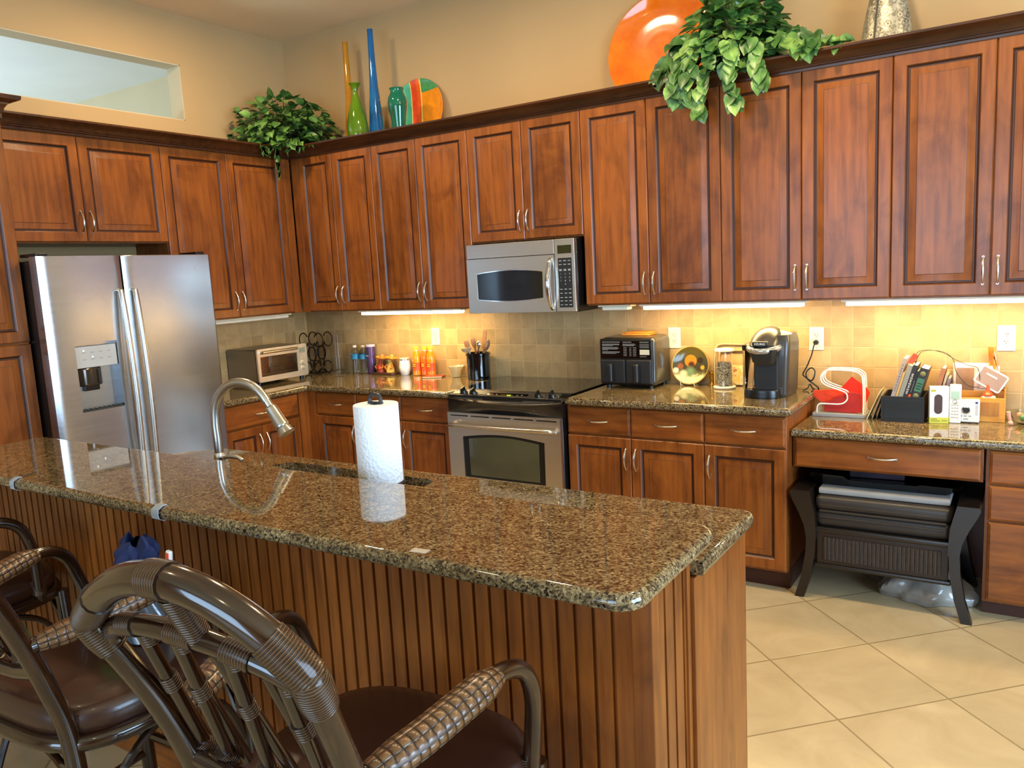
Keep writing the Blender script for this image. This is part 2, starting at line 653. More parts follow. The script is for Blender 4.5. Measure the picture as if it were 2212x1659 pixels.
# ------------------------------------------------------------------ cabinets
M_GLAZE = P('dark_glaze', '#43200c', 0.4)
def bow_handle(parent, c, L, vert, name='handle'):
    pts, rr = [], []
    for i in range(13):
        t = -1+2*i/12
        a = t*L/2
        off = -0.004-0.024*(1-t*t)
        pts.append((0, off, a) if vert else (a, off, 0))
        rr.append(0.0042+0.0012*(1-t*t))
    m = M().tube(pts, rr, 8)
    e = L/2
    for sg in (-1, 1):
        p = (0, 0, sg*e) if vert else (sg*e, 0, 0)
        m.tube([(p[0], 0.001, p[2]), (p[0], -0.007, p[2])], 0.0055, 8)
    o = m.obj(name, M_NICK, parent)
    o.location = c
    return o

def rect_rings(x0, x1, z0, z1, seq):
    out = []
    for ins, y in seq:
        out.append([(x0+ins, y, z0+ins), (x1-ins, y, z0+ins), (x1-ins, y, z1-ins), (x0+ins, y, z1-ins)])
    return out

RAISED = [(0, 0), (0, -.016), (.0045, -.021), (.051, -.021), (.0535, -.0185), (.058, -.0135), (.0605, -.009), (.066, -.009), (.0675, -.0125), (.072, -.0135), (.098, -.019), (.1, -.0205)]
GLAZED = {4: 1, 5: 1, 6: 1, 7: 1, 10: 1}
SLAB = [(0, 0), (0, -.013), (.003, -.0165), (.008, -.0185), (.011, -.021)]

def door(parent, x0, x1, z0, z1, hside=None, hz=None, horiz=False, g=0.0015, name='door', hx=0.026):
    x0, x1, z0, z1 = x0+g, x1-g, z0+g, z1-g
    if horiz:
        m = M().rings(rect_rings(x0, x1, z0, z1, SLAB))
        o = m.obj(name, M_WOODH, parent, sharp=25)
        bow_handle(o, ((x0+x1)/2, -.021, (z0+z1)/2), 0.115, False)
    else:
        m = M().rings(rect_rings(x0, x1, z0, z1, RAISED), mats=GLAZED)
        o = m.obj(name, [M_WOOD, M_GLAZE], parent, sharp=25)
        if hside:
            hxx = x1-hx if hside == 'R' else x0+hx
            bow_handle(o, (hxx, -.021, hz), 0.115, True)
    return o

def cabinet(name, label, loc, rz, w, h, d, doors=(), drawers=(), group=None, toe=0.0, cat='cabinet', filler=None, inset=0.0):
    """local frame: x along the front, y into the wall (front frame at y=0), z up from loc"""
    r = thing(name, label, cat, loc, rz, group)
    m = M()
    m.box(0, w, 0.0, d, toe, h, 0.0015, 1)
    m.obj('carcass', M_WOOD, r)
    if toe:
        M().box(0.0, w, 0.06, d-.01, 0, toe).obj('toe_kick', M_TOE, r)
    for (x0, x1, z0, z1, hs, hz) in doors:
        door(r, x0, x1, z0, z1, hs, hz)
    for (x0, x1, z0, z1) in drawers:
        door(r, x0, x1, z0, z1, horiz=True, name='drawer')
    if filler:
        M().box(filler[0], filler[1], -.019, -0.0003, toe, h, .002, 1).obj('filler_strip', M_WOOD, r)
    return r

ZB, ZT = 1.39, 2.461
UH = ZT-ZB
def upper(label, x0, xs, x1, hz=0.115, z0=ZB, filler=None):
    w = x1-x0
    h = ZT-z0
    return cabinet('wall_cabinet', label, (x0, -.33, z0), 0, w, h, .328,
                   doors=[(0 if not filler else filler[1]+.002, xs-x0, 0.006, h-.005, 'R', hz), (xs-x0, w, 0.006, h-.005, 'L', hz)], group='wall cabinets of the long run', filler=filler)
upper('two-door wall cabinet in the inner corner, right of the corner filler', 0.3335, .7489, 1.1048, filler=(0.0245, 0.0895))
upper('two-door wall cabinet left of the microwave cabinet, above the lit corner lamp', 1.1048, 1.4725, 1.8705)
upper('short two-door wall cabinet directly above the microwave', 1.8705, 2.2515, 2.6325, z0=1.778)
upper('two-door wall cabinet right of the microwave, above the air fryer', 2.6325, 3.018, 3.409)
upper('two-door wall cabinet under the trailing ivy, above the coffee maker', 3.409, 3.7987, 4.1879)
upper('two-door wall cabinet at the right end, above the desk', 4.1879, 4.5795, 4.971)
# left wall (front faces +x): local x runs along +y
cabinet('wall_cabinet', 'wide two-door wall cabinet above the refrigerator', (.33, -2.352, 1.878), PI/2, .996, ZT-1.878, .328,
        doors=[(0, .499, .006, ZT-1.878-.012, 'R', .115), (.499, .996, .006, ZT-1.878-.012, 'L', .115)], group='wall cabinets on the left wall')
cabinet('wall_cabinet', 'tall two-door wall cabinet right of the refrigerator, above the toaster oven', (.33, -1.3558, ZB), PI/2, 1.002, UH, .328,
        doors=[(0, .4668, .006, UH-.012, 'R', .115), (.4668, .935, .006, UH-.012, 'L', .115)], group='wall cabinets on the left wall', filler=(.937, 1.002))
# pantry
pt = cabinet('pantry_cabinet', 'tall pantry cabinet left of the refrigerator, cut by the left frame edge', (.62, -3.19, 0), PI/2, .822, 2.44, .618,
             doors=[(0, .411, 1.386, 2.43, 'R', 1.5), (.411, .822, 1.386, 2.43, 'L', 1.5), (0, .411, .1, 1.379, 'R', 1.26), (.411, .822, .1, 1.379, 'L', 1.26)], toe=.1)
CP = [(0, 0), (.012, 0), (.012, .02), (.018, .024), (.022, .045), (.036, .065), (.06, .078), (.075, .080), (.078, .098), (0, .098)]
def sweep(path_fn, prof):
    """path_fn(d, z) -> list of points along the run, one loop per profile point"""
    m = M()
    L = [path_fn(d, z) for d, z in prof]
    k = len(L[0])
    m.rings([[L[j][i] for j in range(len(prof))] for i in range(k)])
    return m
mm = sweep(lambda d, z: [(0.0, -.002-d, 2.442+z), (.822+d, -.002-d, 2.442+z), (.822+d, .185, 2.442+z)], CP)
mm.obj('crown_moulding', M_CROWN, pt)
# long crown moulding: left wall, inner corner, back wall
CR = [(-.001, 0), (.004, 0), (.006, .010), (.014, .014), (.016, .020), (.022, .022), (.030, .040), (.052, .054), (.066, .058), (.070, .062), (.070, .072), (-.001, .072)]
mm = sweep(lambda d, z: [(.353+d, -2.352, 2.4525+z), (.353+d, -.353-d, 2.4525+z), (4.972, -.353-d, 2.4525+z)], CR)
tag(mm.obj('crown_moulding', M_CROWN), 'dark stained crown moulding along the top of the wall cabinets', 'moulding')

# base cabinets, back wall (door plane y=-.62)
BH = .872
def base(label, xs, zd=.713, handles='', group='base cabinets', depth=.596, name='base_cabinet'):
    x0 = xs[0]
    dr, dw = [], []
    for a, b, hs in zip(xs, xs[1:], handles):
        dw.append((a-x0, b-x0, .112, zd-.003, hs, zd-.115))
        dr.append((a-x0, b-x0, zd+.003, BH-.006))
    return cabinet(name, label, (x0, -.60, 0), 0, xs[-1]-x0, BH, depth, dw, dr, group, toe=.1)
base('two-door base cabinet left of the range, nearest the inner corner', [.69, 1.064, 1.443], handles='RL', group='base cabinets left of the range')
base('single-door base cabinet directly left of the range', [1.443, 1.835], handles='L', group='base cabinets left of the range')
base('two-door base cabinet directly right of the range', [2.6278, 3.0017, 3.3952], handles='RL', group='base cabinets right of the range')
base('single-door base cabinet with its end panel beside the desk', [3.3952, 3.79], handles='L', group='base cabinets right of the range')
# left wall base cabinet
cabinet('base_cabinet', 'base cabinet under the toaster oven between refrigerator and corner', (.60, -1.31, 0), PI/2, .61, BH, .596,
        doors=[(.0, .285, .112, .71, 'R', .6), (.285, .605, .112, .71, 'L', .6)], drawers=[(.0, .605, .716, BH-.006)], toe=.1)
cf = M()
cf.box(0.602, .69, -.618, -.601, .1, BH, .001, 1)
cf.box(0.601, .618, -.70, -.618, .1, BH, .001, 1)
tag(cf.obj('corner_filler', M_WOOD), 'narrow wooden filler in the inside corner of the base cabinets', 'filler')

# ------------------------------------------------------------------ countertops
def counter(name, poly, z1, th, label, b=.016, mat=None):
    m = M().prism(poly, 'xy', z1-th, z1, b, 4)
    return tag(m.obj(name, mat or M_GRAN, sharp=50), label, 'countertop')
counter('countertop', [(.011, -1.33), (.65, -1.33), (.65, -.66), (.66, -.65), (1.843, -.65), (1.843, -.011), (.011, -.011)], .914, .04, 'L-shaped speckled granite countertop in the corner left of the range')
counter('countertop', [(2.636, -.65), (3.808, -.65), (3.818, -.64), (3.818, -.011), (2.636, -.011)], .914, .04, 'speckled granite countertop right of the range under air fryer and coffee maker')
DZ = .80
counter('desk_countertop', [(3.796, -.55), (6.2, -.55), (6.2, -.011), (3.796, -.011)], DZ, .04, 'lower granite desk top holding the books and phone')
# desk: pencil drawer over a knee hole, drawer stack at the right
dk = thing('desk_drawer_unit', 'wide pencil drawer over the desk knee hole', 'desk', (3.794, -.50, 0))
M().box(0, .79, 0, .12, .606, .758, .001, 1).box(0.02, .77, .12, .46, .60, .758).obj('apron', M_WOOD, dk)
M().box(0.0, .796, .475, .487, 0, .755).obj('back_panel', M_CARC, dk)
door(dk, .01, .782, .61, .755, horiz=True, name='drawer')
cabinet('drawer_cabinet', 'three-drawer desk cabinet right of the knee hole', (4.592, -.50, 0), 0, .75, .758, .48,
        drawers=[(.012, .74, .605, .752), (.012, .74, .445, .600), (.012, .74, .085, .440)], toe=.075)
# ------------------------------------------------------------------ kitchen island
BZ, LZ = 1.03, .948                      # bar top, lower sink counter
isl = thing('kitchen_island', 'wooden kitchen island with grooved beadboard front under the granite bar', 'island', (2.7, -2.8, 0))
ox, oy = 2.7, -2.8
def L(x0, x1, y0, y1, z0, z1):
    return (x0-ox, x1-ox, y0-oy, y1-oy, z0, z1)
FY, EX, BX = -2.933, 4.092, 4.106
M().box(*L(1.36, EX-.017, FY+.017, -2.72, .0, BZ-.037)).obj('knee_wall', M_WOOD, isl)
def bead(a0, a1, pitch, start):
    """grooved profile along a from a0 to a1: list of (a, depth)"""
    pts = [(a0, 0)]
    a = start
    while a < a1-.012:
        pts += [(a-.0055, 0), (a-.0042, .0115), (a+.0042, .0115), (a+.0055, 0)]
        a += pitch
    pts.append((a1, 0))
    return pts
pr = bead(1.40, 4.052, .0445, 1.4234)
poly = [(a-ox, FY+d-oy) for a, d in pr]+[(4.052-ox, FY+.016-oy), (1.40-ox, FY+.016-oy)]
M().prism(poly, 'xy', .09, BZ-.04).obj('beadboard', M_WOOD, isl, sharp=20)
pr = bead(-2.905, -2.735, .0525, -2.861)
poly = [(EX-d-ox, a-oy) for a, d in pr]+[(EX-.016-ox, -2.735-oy), (EX-.016-ox, -2.905-oy)]
M().prism(poly, 'xy', .09, BZ-.04).obj('beadboard', M_WOOD, isl, sharp=20)
M().box(*L(4.048, EX+.003, FY-.003, -2.898, .09, BZ-.039), .003).obj('corner_post', M_WOOD, isl)
M().box(*L(1.352, 1.404, FY-.003, -2.72, .09, BZ-.039), .003).obj('corner_post', M_WOOD, isl)
M().box(*L(EX-.03, EX+.006, -2.742, -2.722, .0, LZ+.036), .003).obj('end_trim', M_WOOD, isl)
M().box(*L(1.36, EX+.012, FY-.012, -2.745, 0, .09), .004).obj('baseboard', M_WOODH, isl)
# base cabinets under the sink counter: end panel, frame, doors on the kitchen side
M().box(*L(BX-.02, BX, -2.72, -2.332, 0, LZ-.042), .002).obj('end_panel', M_WOOD, isl)
M().box(*L(1.98, BX-.02, -2.36, -2.342, .1, LZ-.042)).box(*L(1.96, 1.98, -2.70, -2.342, 0.1, LZ-.042)).box(*L(1.98, BX-.02, -2.70, -2.36, .08, .1)).box(*L(1.98, BX-.02, -2.715, -2.70, .1, LZ-.042)).obj('base_body', M_WOOD, isl)
M().box(*L(1.98, BX-.02, -2.42, -2.40, 0, .08)).obj('toe_kick', M_TOE, isl)
for i in range(5):
    kx = [2.0, 2.41, 2.82, 3.24, 3.66, 4.08]
    piv = bpy.data.objects.new('door_pair', None)
    bpy.data.objects.remove(piv)
    m = M().rings([[(-p[0], -p[1], p[2]) for p in lp] for lp in rect_rings(-kx[i+1]+ox+.002, -kx[i]+ox-.002, .12, .88, RAISED)])
    m.xf(Matrix.Translation((0, -2.342-oy, 0)))
    m.obj('door', M_WOOD, isl, sharp=25)
# sink counter with the cut-out, and the sink
def ring_counter(outer, inner, z0, z1, b):
    m = M()
    bm = m.bm
    def loop(poly, z):
        return [bm.verts.new((p[0], p[1], z)) for p in poly]
    ot, ob, it, ib = loop(outer, z1), loop(outer, z0), loop(inner, z1), loop(inner, z0)
    for z, O, I in ((1, ot, it), (0, ob, ib)):
        es = [bm.edges.new((Q[i], Q[(i+1) % len(Q)])) for Q in (O, I) for i in range(len(Q))]
        bmesh.ops.triangle_fill(bm, use_beauty=True, use_dissolve=False, edges=es)
    for A, B in ((ot, ob), (it, ib)):
        for i in range(len(A)):
            bm.faces.new((A[i], A[(i+1) % len(A)], B[(i+1) % len(A)], B[i]))
    bm.edges.index_update()
    oe = []
    for Q in (ot, ob):
        for i in range(len(Q)):
            e = bm.edges.get((Q[i], Q[(i+1) % len(Q)]))
            oe.append(e)
    bmesh.ops.recalc_face_normals(bm, faces=bm.faces[:])
    m.wn = True
    bmesh.ops.bevel(bm, geom=oe, offset=b, segments=4, profile=.5, affect='EDGES')
    return m
outer = [(1.84, -2.717), (4.127, -2.717)]+arc(4.097, -2.335, .03, 0, 90, 6)+[(1.955, -2.305), (1.84, -2.42)]
inner = rrect(2.41, 3.13, -2.655, -2.385, .06, 6)
m = ring_counter(outer, inner, LZ-.04, LZ, .015)
tag(m.obj('sink_countertop', M_GRAN, sharp=50), 'lower granite countertop of the island around the sink', 'countertop')
sk = M()
io = rrect(2.402, 3.138, -2.663, -2.377, .065, 6)
lo = rrect(2.43, 3.11, -2.640, -2.40, .07, 6)
sk.rings([[(p[0], p[1], LZ-.0415) for p in io], [(p[0], p[1], LZ-.05) for p in io], [(p[0], p[1], LZ-.2) for p in lo]], cap0=False)
sk.lathe([(0, .004), (.035, .004), (.042, .001), (.045, 0)], (2.77, -2.52, LZ-.2), 20)
tag(sk.obj('sink', M_STEEL), 'undermount steel sink sunk in the island counter', 'sink')
# bar top
bar = [(1.302, -3.144)]+arc(4.098, -3.086, .058, -90, 0, 7)+arc(4.098, -2.748, .058, 0, 90, 7)+[(1.302, -2.69)]
m = M().prism(bar, 'xy', BZ-.036, BZ, .0165, 5)
tag(m.obj('bar_countertop', M_GRAN, sharp=50), 'long raised granite bar top across the island front', 'countertop')
# clear clips on the edge of the bar
M_CLIP = glass('clear_clip', '#e8f0f4', 0.15, 1.3)
def clip(x, w, label):
    m = M()
    prof = [(-.150+.012, .002), (-.1545, -.004), (-.1585, -.018), (-.1545, -.034), (-.138, -.0385)]
    o = [(FY-.052+p[0]+.0, BZ+p[1]) for p in prof]
    yo = [(-3.14+.02, .0012), (-3.132, .0012), (-3.1465, -.006), (-3.1485, -.018), (-3.1465, -.031), (-3.13, -.0385)]
    loops = []
    for xx in (x-w/2, x+w/2):
        lp = [(xx, a, BZ+b) for a, b in yo]+[(xx, a-.0025 if 0 < i < 5 else a, BZ+b+(.0025 if i < 2 else -.0025 if i > 4 else 0)) for i, (a, b) in reversed(list(enumerate(yo)))]
        loops.append(lp)
    m.rings(loops)
    return tag(m.obj('tablecloth_clip', P('frosted_clip', '#9aa4ad', .2, coat=.5)), label, 'clip', 'clips on the bar edge')
clip(2.765, .03, 'clear clip on the bar edge at the middle of its left half')
m = M().box(-.020, .020, -.011, .011, 0, .0006)  # thin pale patch on the bar rim, lighter than the granite
o = m.obj('pale_patch', P('patch_beige', '#b9b2a6', .25))
o.location = (3.645, -3.108, BZ+.0003)
o.rotation_euler = (0, 0, .12)
tag(o, 'small pale patch lying on the front rim of the bar top', 'tape')
clip(2.0, .022, 'clear clip on the bar edge at the left side of the photo')

# ------------------------------------------------------------------ faucet
fx, fy = 2.245, -2.55
fa = thing('faucet', 'tall gooseneck pull-down faucet behind the bar top left of the sink', 'faucet', (fx, fy, LZ))
d2 = Vector((.985, .17, 0)).normalized()
def fp(a, z):
    return (d2.x*a, d2.y*a, z)
M().lathe([(0, 0), (.028, 0), (.028, .008), (.022, .014), (.020, .05), (.016, .058), (0, .058)], (0, 0, 0)).obj('base', M_STEEL, fa)
pts = [fp(0, .05), fp(0, .11), fp(-.002, .16), fp(.0, .188)]
for i in range(1, 15):
    a = PI-(PI*.84)*i/14
    pts.append(fp(.128+.128*math.cos(a), .19+.128*math.sin(a)))
fsteel = steel('brushed_nickel_faucet', '#b9b7b2', .3)
M().tube(pts, .0162, 16).obj('spout', fsteel, fa)
e0, e1 = Vector(pts[-1]), Vector(pts[-1])-Vector(pts[-2])
e1.normalize()
sp = M()
q = e1.to_track_quat('Z', 'Y').to_matrix().to_4x4()
sp.lathe([(0, 0), (.0115, 0), (.0115, .022), (.0165, .026), (.0175, .032), (.0195, .085), (.0205, .088), (.0205, .094), (.019, .096), (.021, .106), (.025, .116), (.023, .118), (0, .117)], (0, 0, -.004), 24)
sp.xf(Matrix.Translation(e0) @ q @ Matrix.Scale(1.2, 4))
sp.obj('spray_head', fsteel, fa)
M().tube([(.018, -.012, .035), (.05, -.03, .045), (.085, -.045, .062)], [.008, .007, .006], 10).obj('lever', fsteel, fa)
# soap pump at the left end of the sink
so = thing('soap_dispenser', 'small nickel soap pump beside the faucet, its spout just above the bar edge', 'soap dispenser', (2.362, -2.625, LZ))
M().lathe([(0, 0), (.018, 0), (.018, .006), (.011, .012), (.010, .055), (.012, .058), (.012, .068), (0, .070)], n=20).obj('base', fsteel, so)
M().tube(bez([(0, 0, .062), (.03, .005, .070), (.07, .012, .068), (.088, .015, .058)], 16), [.0075]*16+[.007], 10).obj('spout', fsteel, so)
# paper towels
px, py = 2.985, -2.50
ph = thing('paper_towel_holder', 'black paper towel holder with a loop handle on top', 'holder', (px, py, LZ))
M().lathe([(0, 0), (.075, 0), (.075, .008), (.07, .012), (0, .012)]).obj('base', M_BLACKM, ph)
M().cyl((0, 0, 0), .008, .012, .270, 12).obj('pole', M_BLACKM, ph)
hp = [(-.022, 0, .269), (-.023, 0, .280)]+[(.023*math.cos(PI-PI*i/10), 0, .281+.014*math.sin(PI*i/10)) for i in range(11)]+[(.023, 0, .280), (.022, 0, .269)]
M().tube(hp, .0065, 10).box(-.028, .028, -.008, .008, .2655, .2715, .002).obj('handle', P('dark_grey_plastic', '#2a2d33', .35), ph)
g = N('quilted_paper_towel')
vo = g.n('ShaderNodeTexVoronoi')
vo.inputs['Scale'].default_value = 95
g.l(g.coord(), vo.inputs['Vector'])
g.set(Roughness=.95)
g.b.inputs['Base Color'].default_value = lin('#eef0f2')
g.bump(vo.outputs['Distance'], .55, .004)
m = M().lathe([(.018, .0), (.070, .0), (.0715, .002), (.0715, .250), (.070, .252), (.018, .252), (.018, 0)], (0, 0, .0125), 48)
r = m.obj('paper_towel_roll', g.m)
r.location = (px, py, LZ)
tag(r, 'white quilted paper towel roll standing behind the bar top', 'paper towels')

# ------------------------------------------------------------------ range
rg = thing('range', 'stainless slide-in range with black glass cooktop', 'range', (2.2375, -.66, 0))
X = lambda a: a-2.2375
Y = lambda a: a+.66
M().box(X(1.853), X(2.619), Y(-.655), Y(-.02), .03, .905, .003, 1).obj('body', M_BLACK, rg)
M().box(X(1.846), X(2.632), Y(-.545), Y(-.012), .9152, .9225, .003, 2).obj('cooktop', M_BGLASS, rg)
M_DGREY = P('burner_ring_grey', '#2c2c2e', .12, var=0)
rn = M()
for cx, cy, rr in ((2.05, -.42, .105), (2.43, -.42, .085), (2.05, -.17, .08), (2.43, -.17, .1)):
    for k in (1.0, .6):
        rn.lathe([(rr*k-.003, .9226), (rr*k, .9228), (rr*k+.003, .9226)], (X(cx), Y(cy), 0), 36)
rn.obj('burner_rings', M_DGREY, rg)
# sloped control panel with a bowed lower lip
xs = [1.853+(2.622-1.853)*i/16 for i in range(17)]
loops = []
for x in xs:
    u = (x-1.853)/(2.628-1.853)*2-1
    k_ = 1-u*u
    f = -.665-.036*k_
    zc = .886-.020*k_
    loops.append([(X(x), Y(-.545), .9215), (X(x), Y(-.562), .920), (X(x), Y(f+.012), zc+.006), (X(x), Y(f), zc-.002), (X(x), Y(f+.004), zc-.020), (X(x), Y(-.664-.015*k_), .838-.012*k_), (X(x), Y(-.660), .803), (X(x), Y(-.545), .803)])
M().rings(loops).obj('control_panel', P('black_enamel', '#121212', .22, coat=.4), rg, sharp=50)
sl_ = []
for x in xs[1:-1]:
    u = (x-1.853)/.775*2-1
    k_ = 1-u*u
    f = -.665-.036*k_
    zc = .886-.020*k_
    sl_.append([(X(x), Y(-.566), .9203), (X(x), Y(f+.014), zc+.0075), (X(x), Y(f+.014), zc+.0065), (X(x), Y(-.566), .9190)])
M().rings(sl_).obj('control_face', P('satin_charcoal', '#3b3a3a', .38, .3), rg, sharp=50)
# things on the slope
slope = math.atan2(.922-.886, .10)
def on_slope(x, t):
    u = (x-1.853)/(.775)*2-1
    y0, z0 = -.562, .920
    y1, z1 = -.653-.036*(1-u*u), .892-.020*(1-u*u)
    return (X(x), Y(y0+(y1-y0)*t), z0+(z1-z0)*t+.001), math.atan2(z0-z1, y0-y1)
for kx in (1.938, 2.012, 2.452, 2.540):
    p, a = on_slope(kx, .5)
    m = M().lathe([(0, .002), (.024, .002), (.025, .004), (.022, .008), (.018, .024), (.016, .026), (0, .026)], (0, 0, 0), 20)
    m.box(-.006, .006, -.020, .020, .012, .042, .004, 2)
    m.xf(Matrix.Translation(p) @ Matrix.Rotation(a, 4, 'X'))
    o = m.obj('knob', P('knob_black', '#0d0d0e', .3), rg)
    tk = M().tube([(.034*math.cos(b), .034*math.sin(b), .0015) for b in [2*PI*i/24 for i in range(25)]], .0009, 5, caps=False)
    tk.xf(Matrix.Translation(p) @ Matrix.Rotation(a, 4, 'X'))
    tk.obj('dial_mark', P('dial_grey', '#8a8a86', .5), o)
p0, a = on_slope(2.2375, .5)
dp = M().box(-.135, .135, -.045, .040, .0, .004, .003)
dp.xf(Matrix.Translation(p0) @ Matrix.Rotation(a, 4, 'X'))
dpo = dp.obj('display_panel', M_BGLASS, rg)
ds = M().box(-.04, .04, .004, .022, .0042, .0052)
ds.xf(Matrix.Translation(p0) @ Matrix.Rotation(a, 4, 'X'))
ds.obj('clock_window', P('dark_green_window', '#3b3a0c', .2), dpo)
bt = M()
for bx_, by_ in ((-.1, .02), (-.085, .0), (-.07, .018), (.07, .018), (.085, .0), (.1, .02), (-.095, -.02), (.095, -.02)):
    bt.cbox((bx_, by_, .0046), (.011, .004, .001))
bt.xf(Matrix.Translation(p0) @ Matrix.Rotation(a, 4, 'X'))
bt.obj('lettering', P('legend_grey', '#8e8e8a', .5), dpo)
for sx_ in (-.045, .045):
    b_ = M().lathe([(0, .0065), (.008, .006), (.0095, .004), (.0095, .003)], (sx_, -.018, 0), 16, sx=1.2)
    b_.xf(Matrix.Translation(p0) @ Matrix.Rotation(a, 4, 'X'))
    b_.obj('button', M_WPLAS, dpo)
pz = Vector(p0)+Matrix.Rotation(a, 3, 'X') @ Vector((.017, .013, .0056))
lettering('2:41', .016, emit('clock_digits', '#c8f04a', 1.6), dpo, pz, (a, 0, 0), .0002)
# oven door
od = M()
dw0, dw1, dz0, dz1 = X(1.857), X(2.618), .215, .802
hole = [(X(1.962), .42), (X(2.512), .42), (X(2.515), .662)]+[(X(2.515-(2.515-1.960)*i/12), .662+.024*math.sin(PI*i/12)) for i in range(1, 12)]+[(X(1.960), .662)]
bmx = od.bm
outerp = [(dw0, dz0), (dw1, dz0), (dw1, dz1), (dw0, dz1)]
def plate_with_hole(m, outer, holes, y0, y1):
    bm = m.bm
    fr = []
    for y in (y0, y1):
        Ls = [[bm.verts.new((p[0], y, p[1])) for p in q] for q in [outer]+holes]
        es = [bm.edges.new((Q[i], Q[(i+1) % len(Q)])) for Q in Ls for i in range(len(Q))]
        bmesh.ops.triangle_fill(bm, use_beauty=True, edges=es)
        fr.append(Ls)
    for A, B in zip(*fr):
        for i in range(len(A)):
            bm.faces.new((A[i], A[(i+1) % len(A)], B[(i+1) % len(A)], B[i]))
    return m
slots = []
for i in range(5):
    a0 = 1.878+i*.1475
    slots.append([(X(a0), .782), (X(a0+.128), .782), (X(a0+.128), .789), (X(a0), .789)])
plate_with_hole(od, outerp, [hole]+slots, Y(-.682), Y(-.660))
odo = od.obj('oven_door', M_STEEL, rg, sharp=30)
M().box(X(1.86), X(2.615), Y(-.662), Y(-.656), .22, .80).obj('door_backing', M_BLACKM, odo)
wn = M().prism([(x, z) for x, z in hole], 'xz', Y(-.676), Y(-.668))
wn.obj('oven_window', M_BLACK, odo)
ins = [(X(2.2375)+(x-X(2.2375))*.86, .54+(z-.54)*.90) for x, z in hole]
M().prism(ins, 'xz', Y(-.6775), Y(-.6765)).obj('window_glass', P('floor_reflection_olive', '#4a4832', .12, coat=.5), odo)  # olive base colour stands in for the floor's reflection
hb = [(X(1.888), Y(-.684), .722), (X(1.893), Y(-.712), .734)]+[(X(1.90+(2.575-1.90)*i/12), Y(-.722-.022*math.sin(PI*i/12)), .737) for i in range(13)]+[(X(2.582), Y(-.712), .734), (X(2.587), Y(-.684), .722)]
M().tube(hb, .0125, 12).obj('handle', M_NICK, odo)
M().box(X(1.857), X(2.618), Y(-.68), Y(-.656), .05, .205, .004).obj('drawer', M_STEEL, rg)

# ------------------------------------------------------------------ microwave
mw = thing('microwave', 'stainless over-the-range microwave hung under the short wall cabinet', 'microwave', (2.2375, -.40, 1.362))
Z = lambda z: z-1.362
Ym = lambda y: y+.40
M().box(X(1.874), X(2.612), Ym(-.398), Ym(-.012), 0, Z(1.772), .004, 1).obj('body', M_BLACK, mw)
M().box(X(1.872), X(2.476), Ym(-.416), Ym(-.398), Z(1.688), Z(1.770), .003).obj('vent_panel', M_STEEL, mw)
hole = [(X(1.944), Z(1.446))]+[(X(1.944+.451*i/14), Z(1.446-.013*math.sin(PI*i/14))) for i in range(1, 14)]+[(X(2.395), Z(1.446)), (X(2.397), Z(1.594))]+[(X(2.397-.455*i/14), Z(1.596+.014*math.sin(PI*i/14))) for i in range(1, 14)]+[(X(1.942), Z(1.594))]
dm = plate_with_hole(M(), [(X(1.872), Z(1.364)), (X(2.476), Z(1.364)), (X(2.476), Z(1.685)), (X(1.872), Z(1.685))], [hole], Ym(-.418), Ym(-.398)).obj('door', M_STEEL, mw, sharp=30)
M().prism(hole, 'xz', Ym(-.412), Ym(-.400)).obj('window', P('dark_window', '#121517', .08), dm)
lp = [[(x, Ym(-.4185), z) for x, z in hole], [(x*1.0+(.004 if x > X(2.17) else -.004), Ym(-.4185), z+(.004 if z > Z(1.52) else -.004)) for x, z in hole]]
M().rings(lp, False, False).obj('window_rim', M_CHROME, dm)
hb = [(X(2.455), Ym(-.418), Z(1.663))]+[(X(2.453), Ym(-.424-.04*math.sin(PI*i/14)), Z(1.66-.275*i/14)) for i in range(15)]+[(X(2.455), Ym(-.418), Z(1.382))]
M().tube(hb, [.010]+[.0105+.005*math.sin(PI*i/14) for i in range(15)]+[.010], 12).obj('handle', M_CHROME, dm)
cp = M().box(X(2.479), X(2.606), Ym(-.418), Ym(-.398), Z(1.364), Z(1.770), .003).obj('control_panel', M_STEEL, mw)
M().box(X(2.500), X(2.590), Ym(-.4195), Ym(-.417), Z(1.688), Z(1.734), .001).obj('display', P('dark_olive_display', '#25260e', .15), cp)
M().box(X(2.500), X(2.588), Ym(-.4195), Ym(-.417), Z(1.388), Z(1.664), .002).obj('keypad', P('keypad_grey', '#1d2022', .35), cp)
M_LEG = P('pale_legend', '#b9bcb8', .6)
def leg(cx, z, w=.014, h=.003):
    M().cbox((X(cx), Ym(-.4198), Z(z)), (w, .0006, h)).obj('key_legend', M_LEG, cp)
for z in (1.648, 1.628, 1.600, 1.594, 1.490, 1.468, 1.444, 1.425, 1.403):
    for c_ in range(3):
        leg(2.516+c_*.028, z, .016, .003)
for i, ch in enumerate('1234567890'):
    r_, c_ = (i//3, i % 3) if i < 9 else (3, 1)
    lettering(ch, .011, M_LEG, cp, (X(2.516+c_*.028), Ym(-.4198), Z(1.575-.019*r_)), FRONT, .0002, 'key_digit')

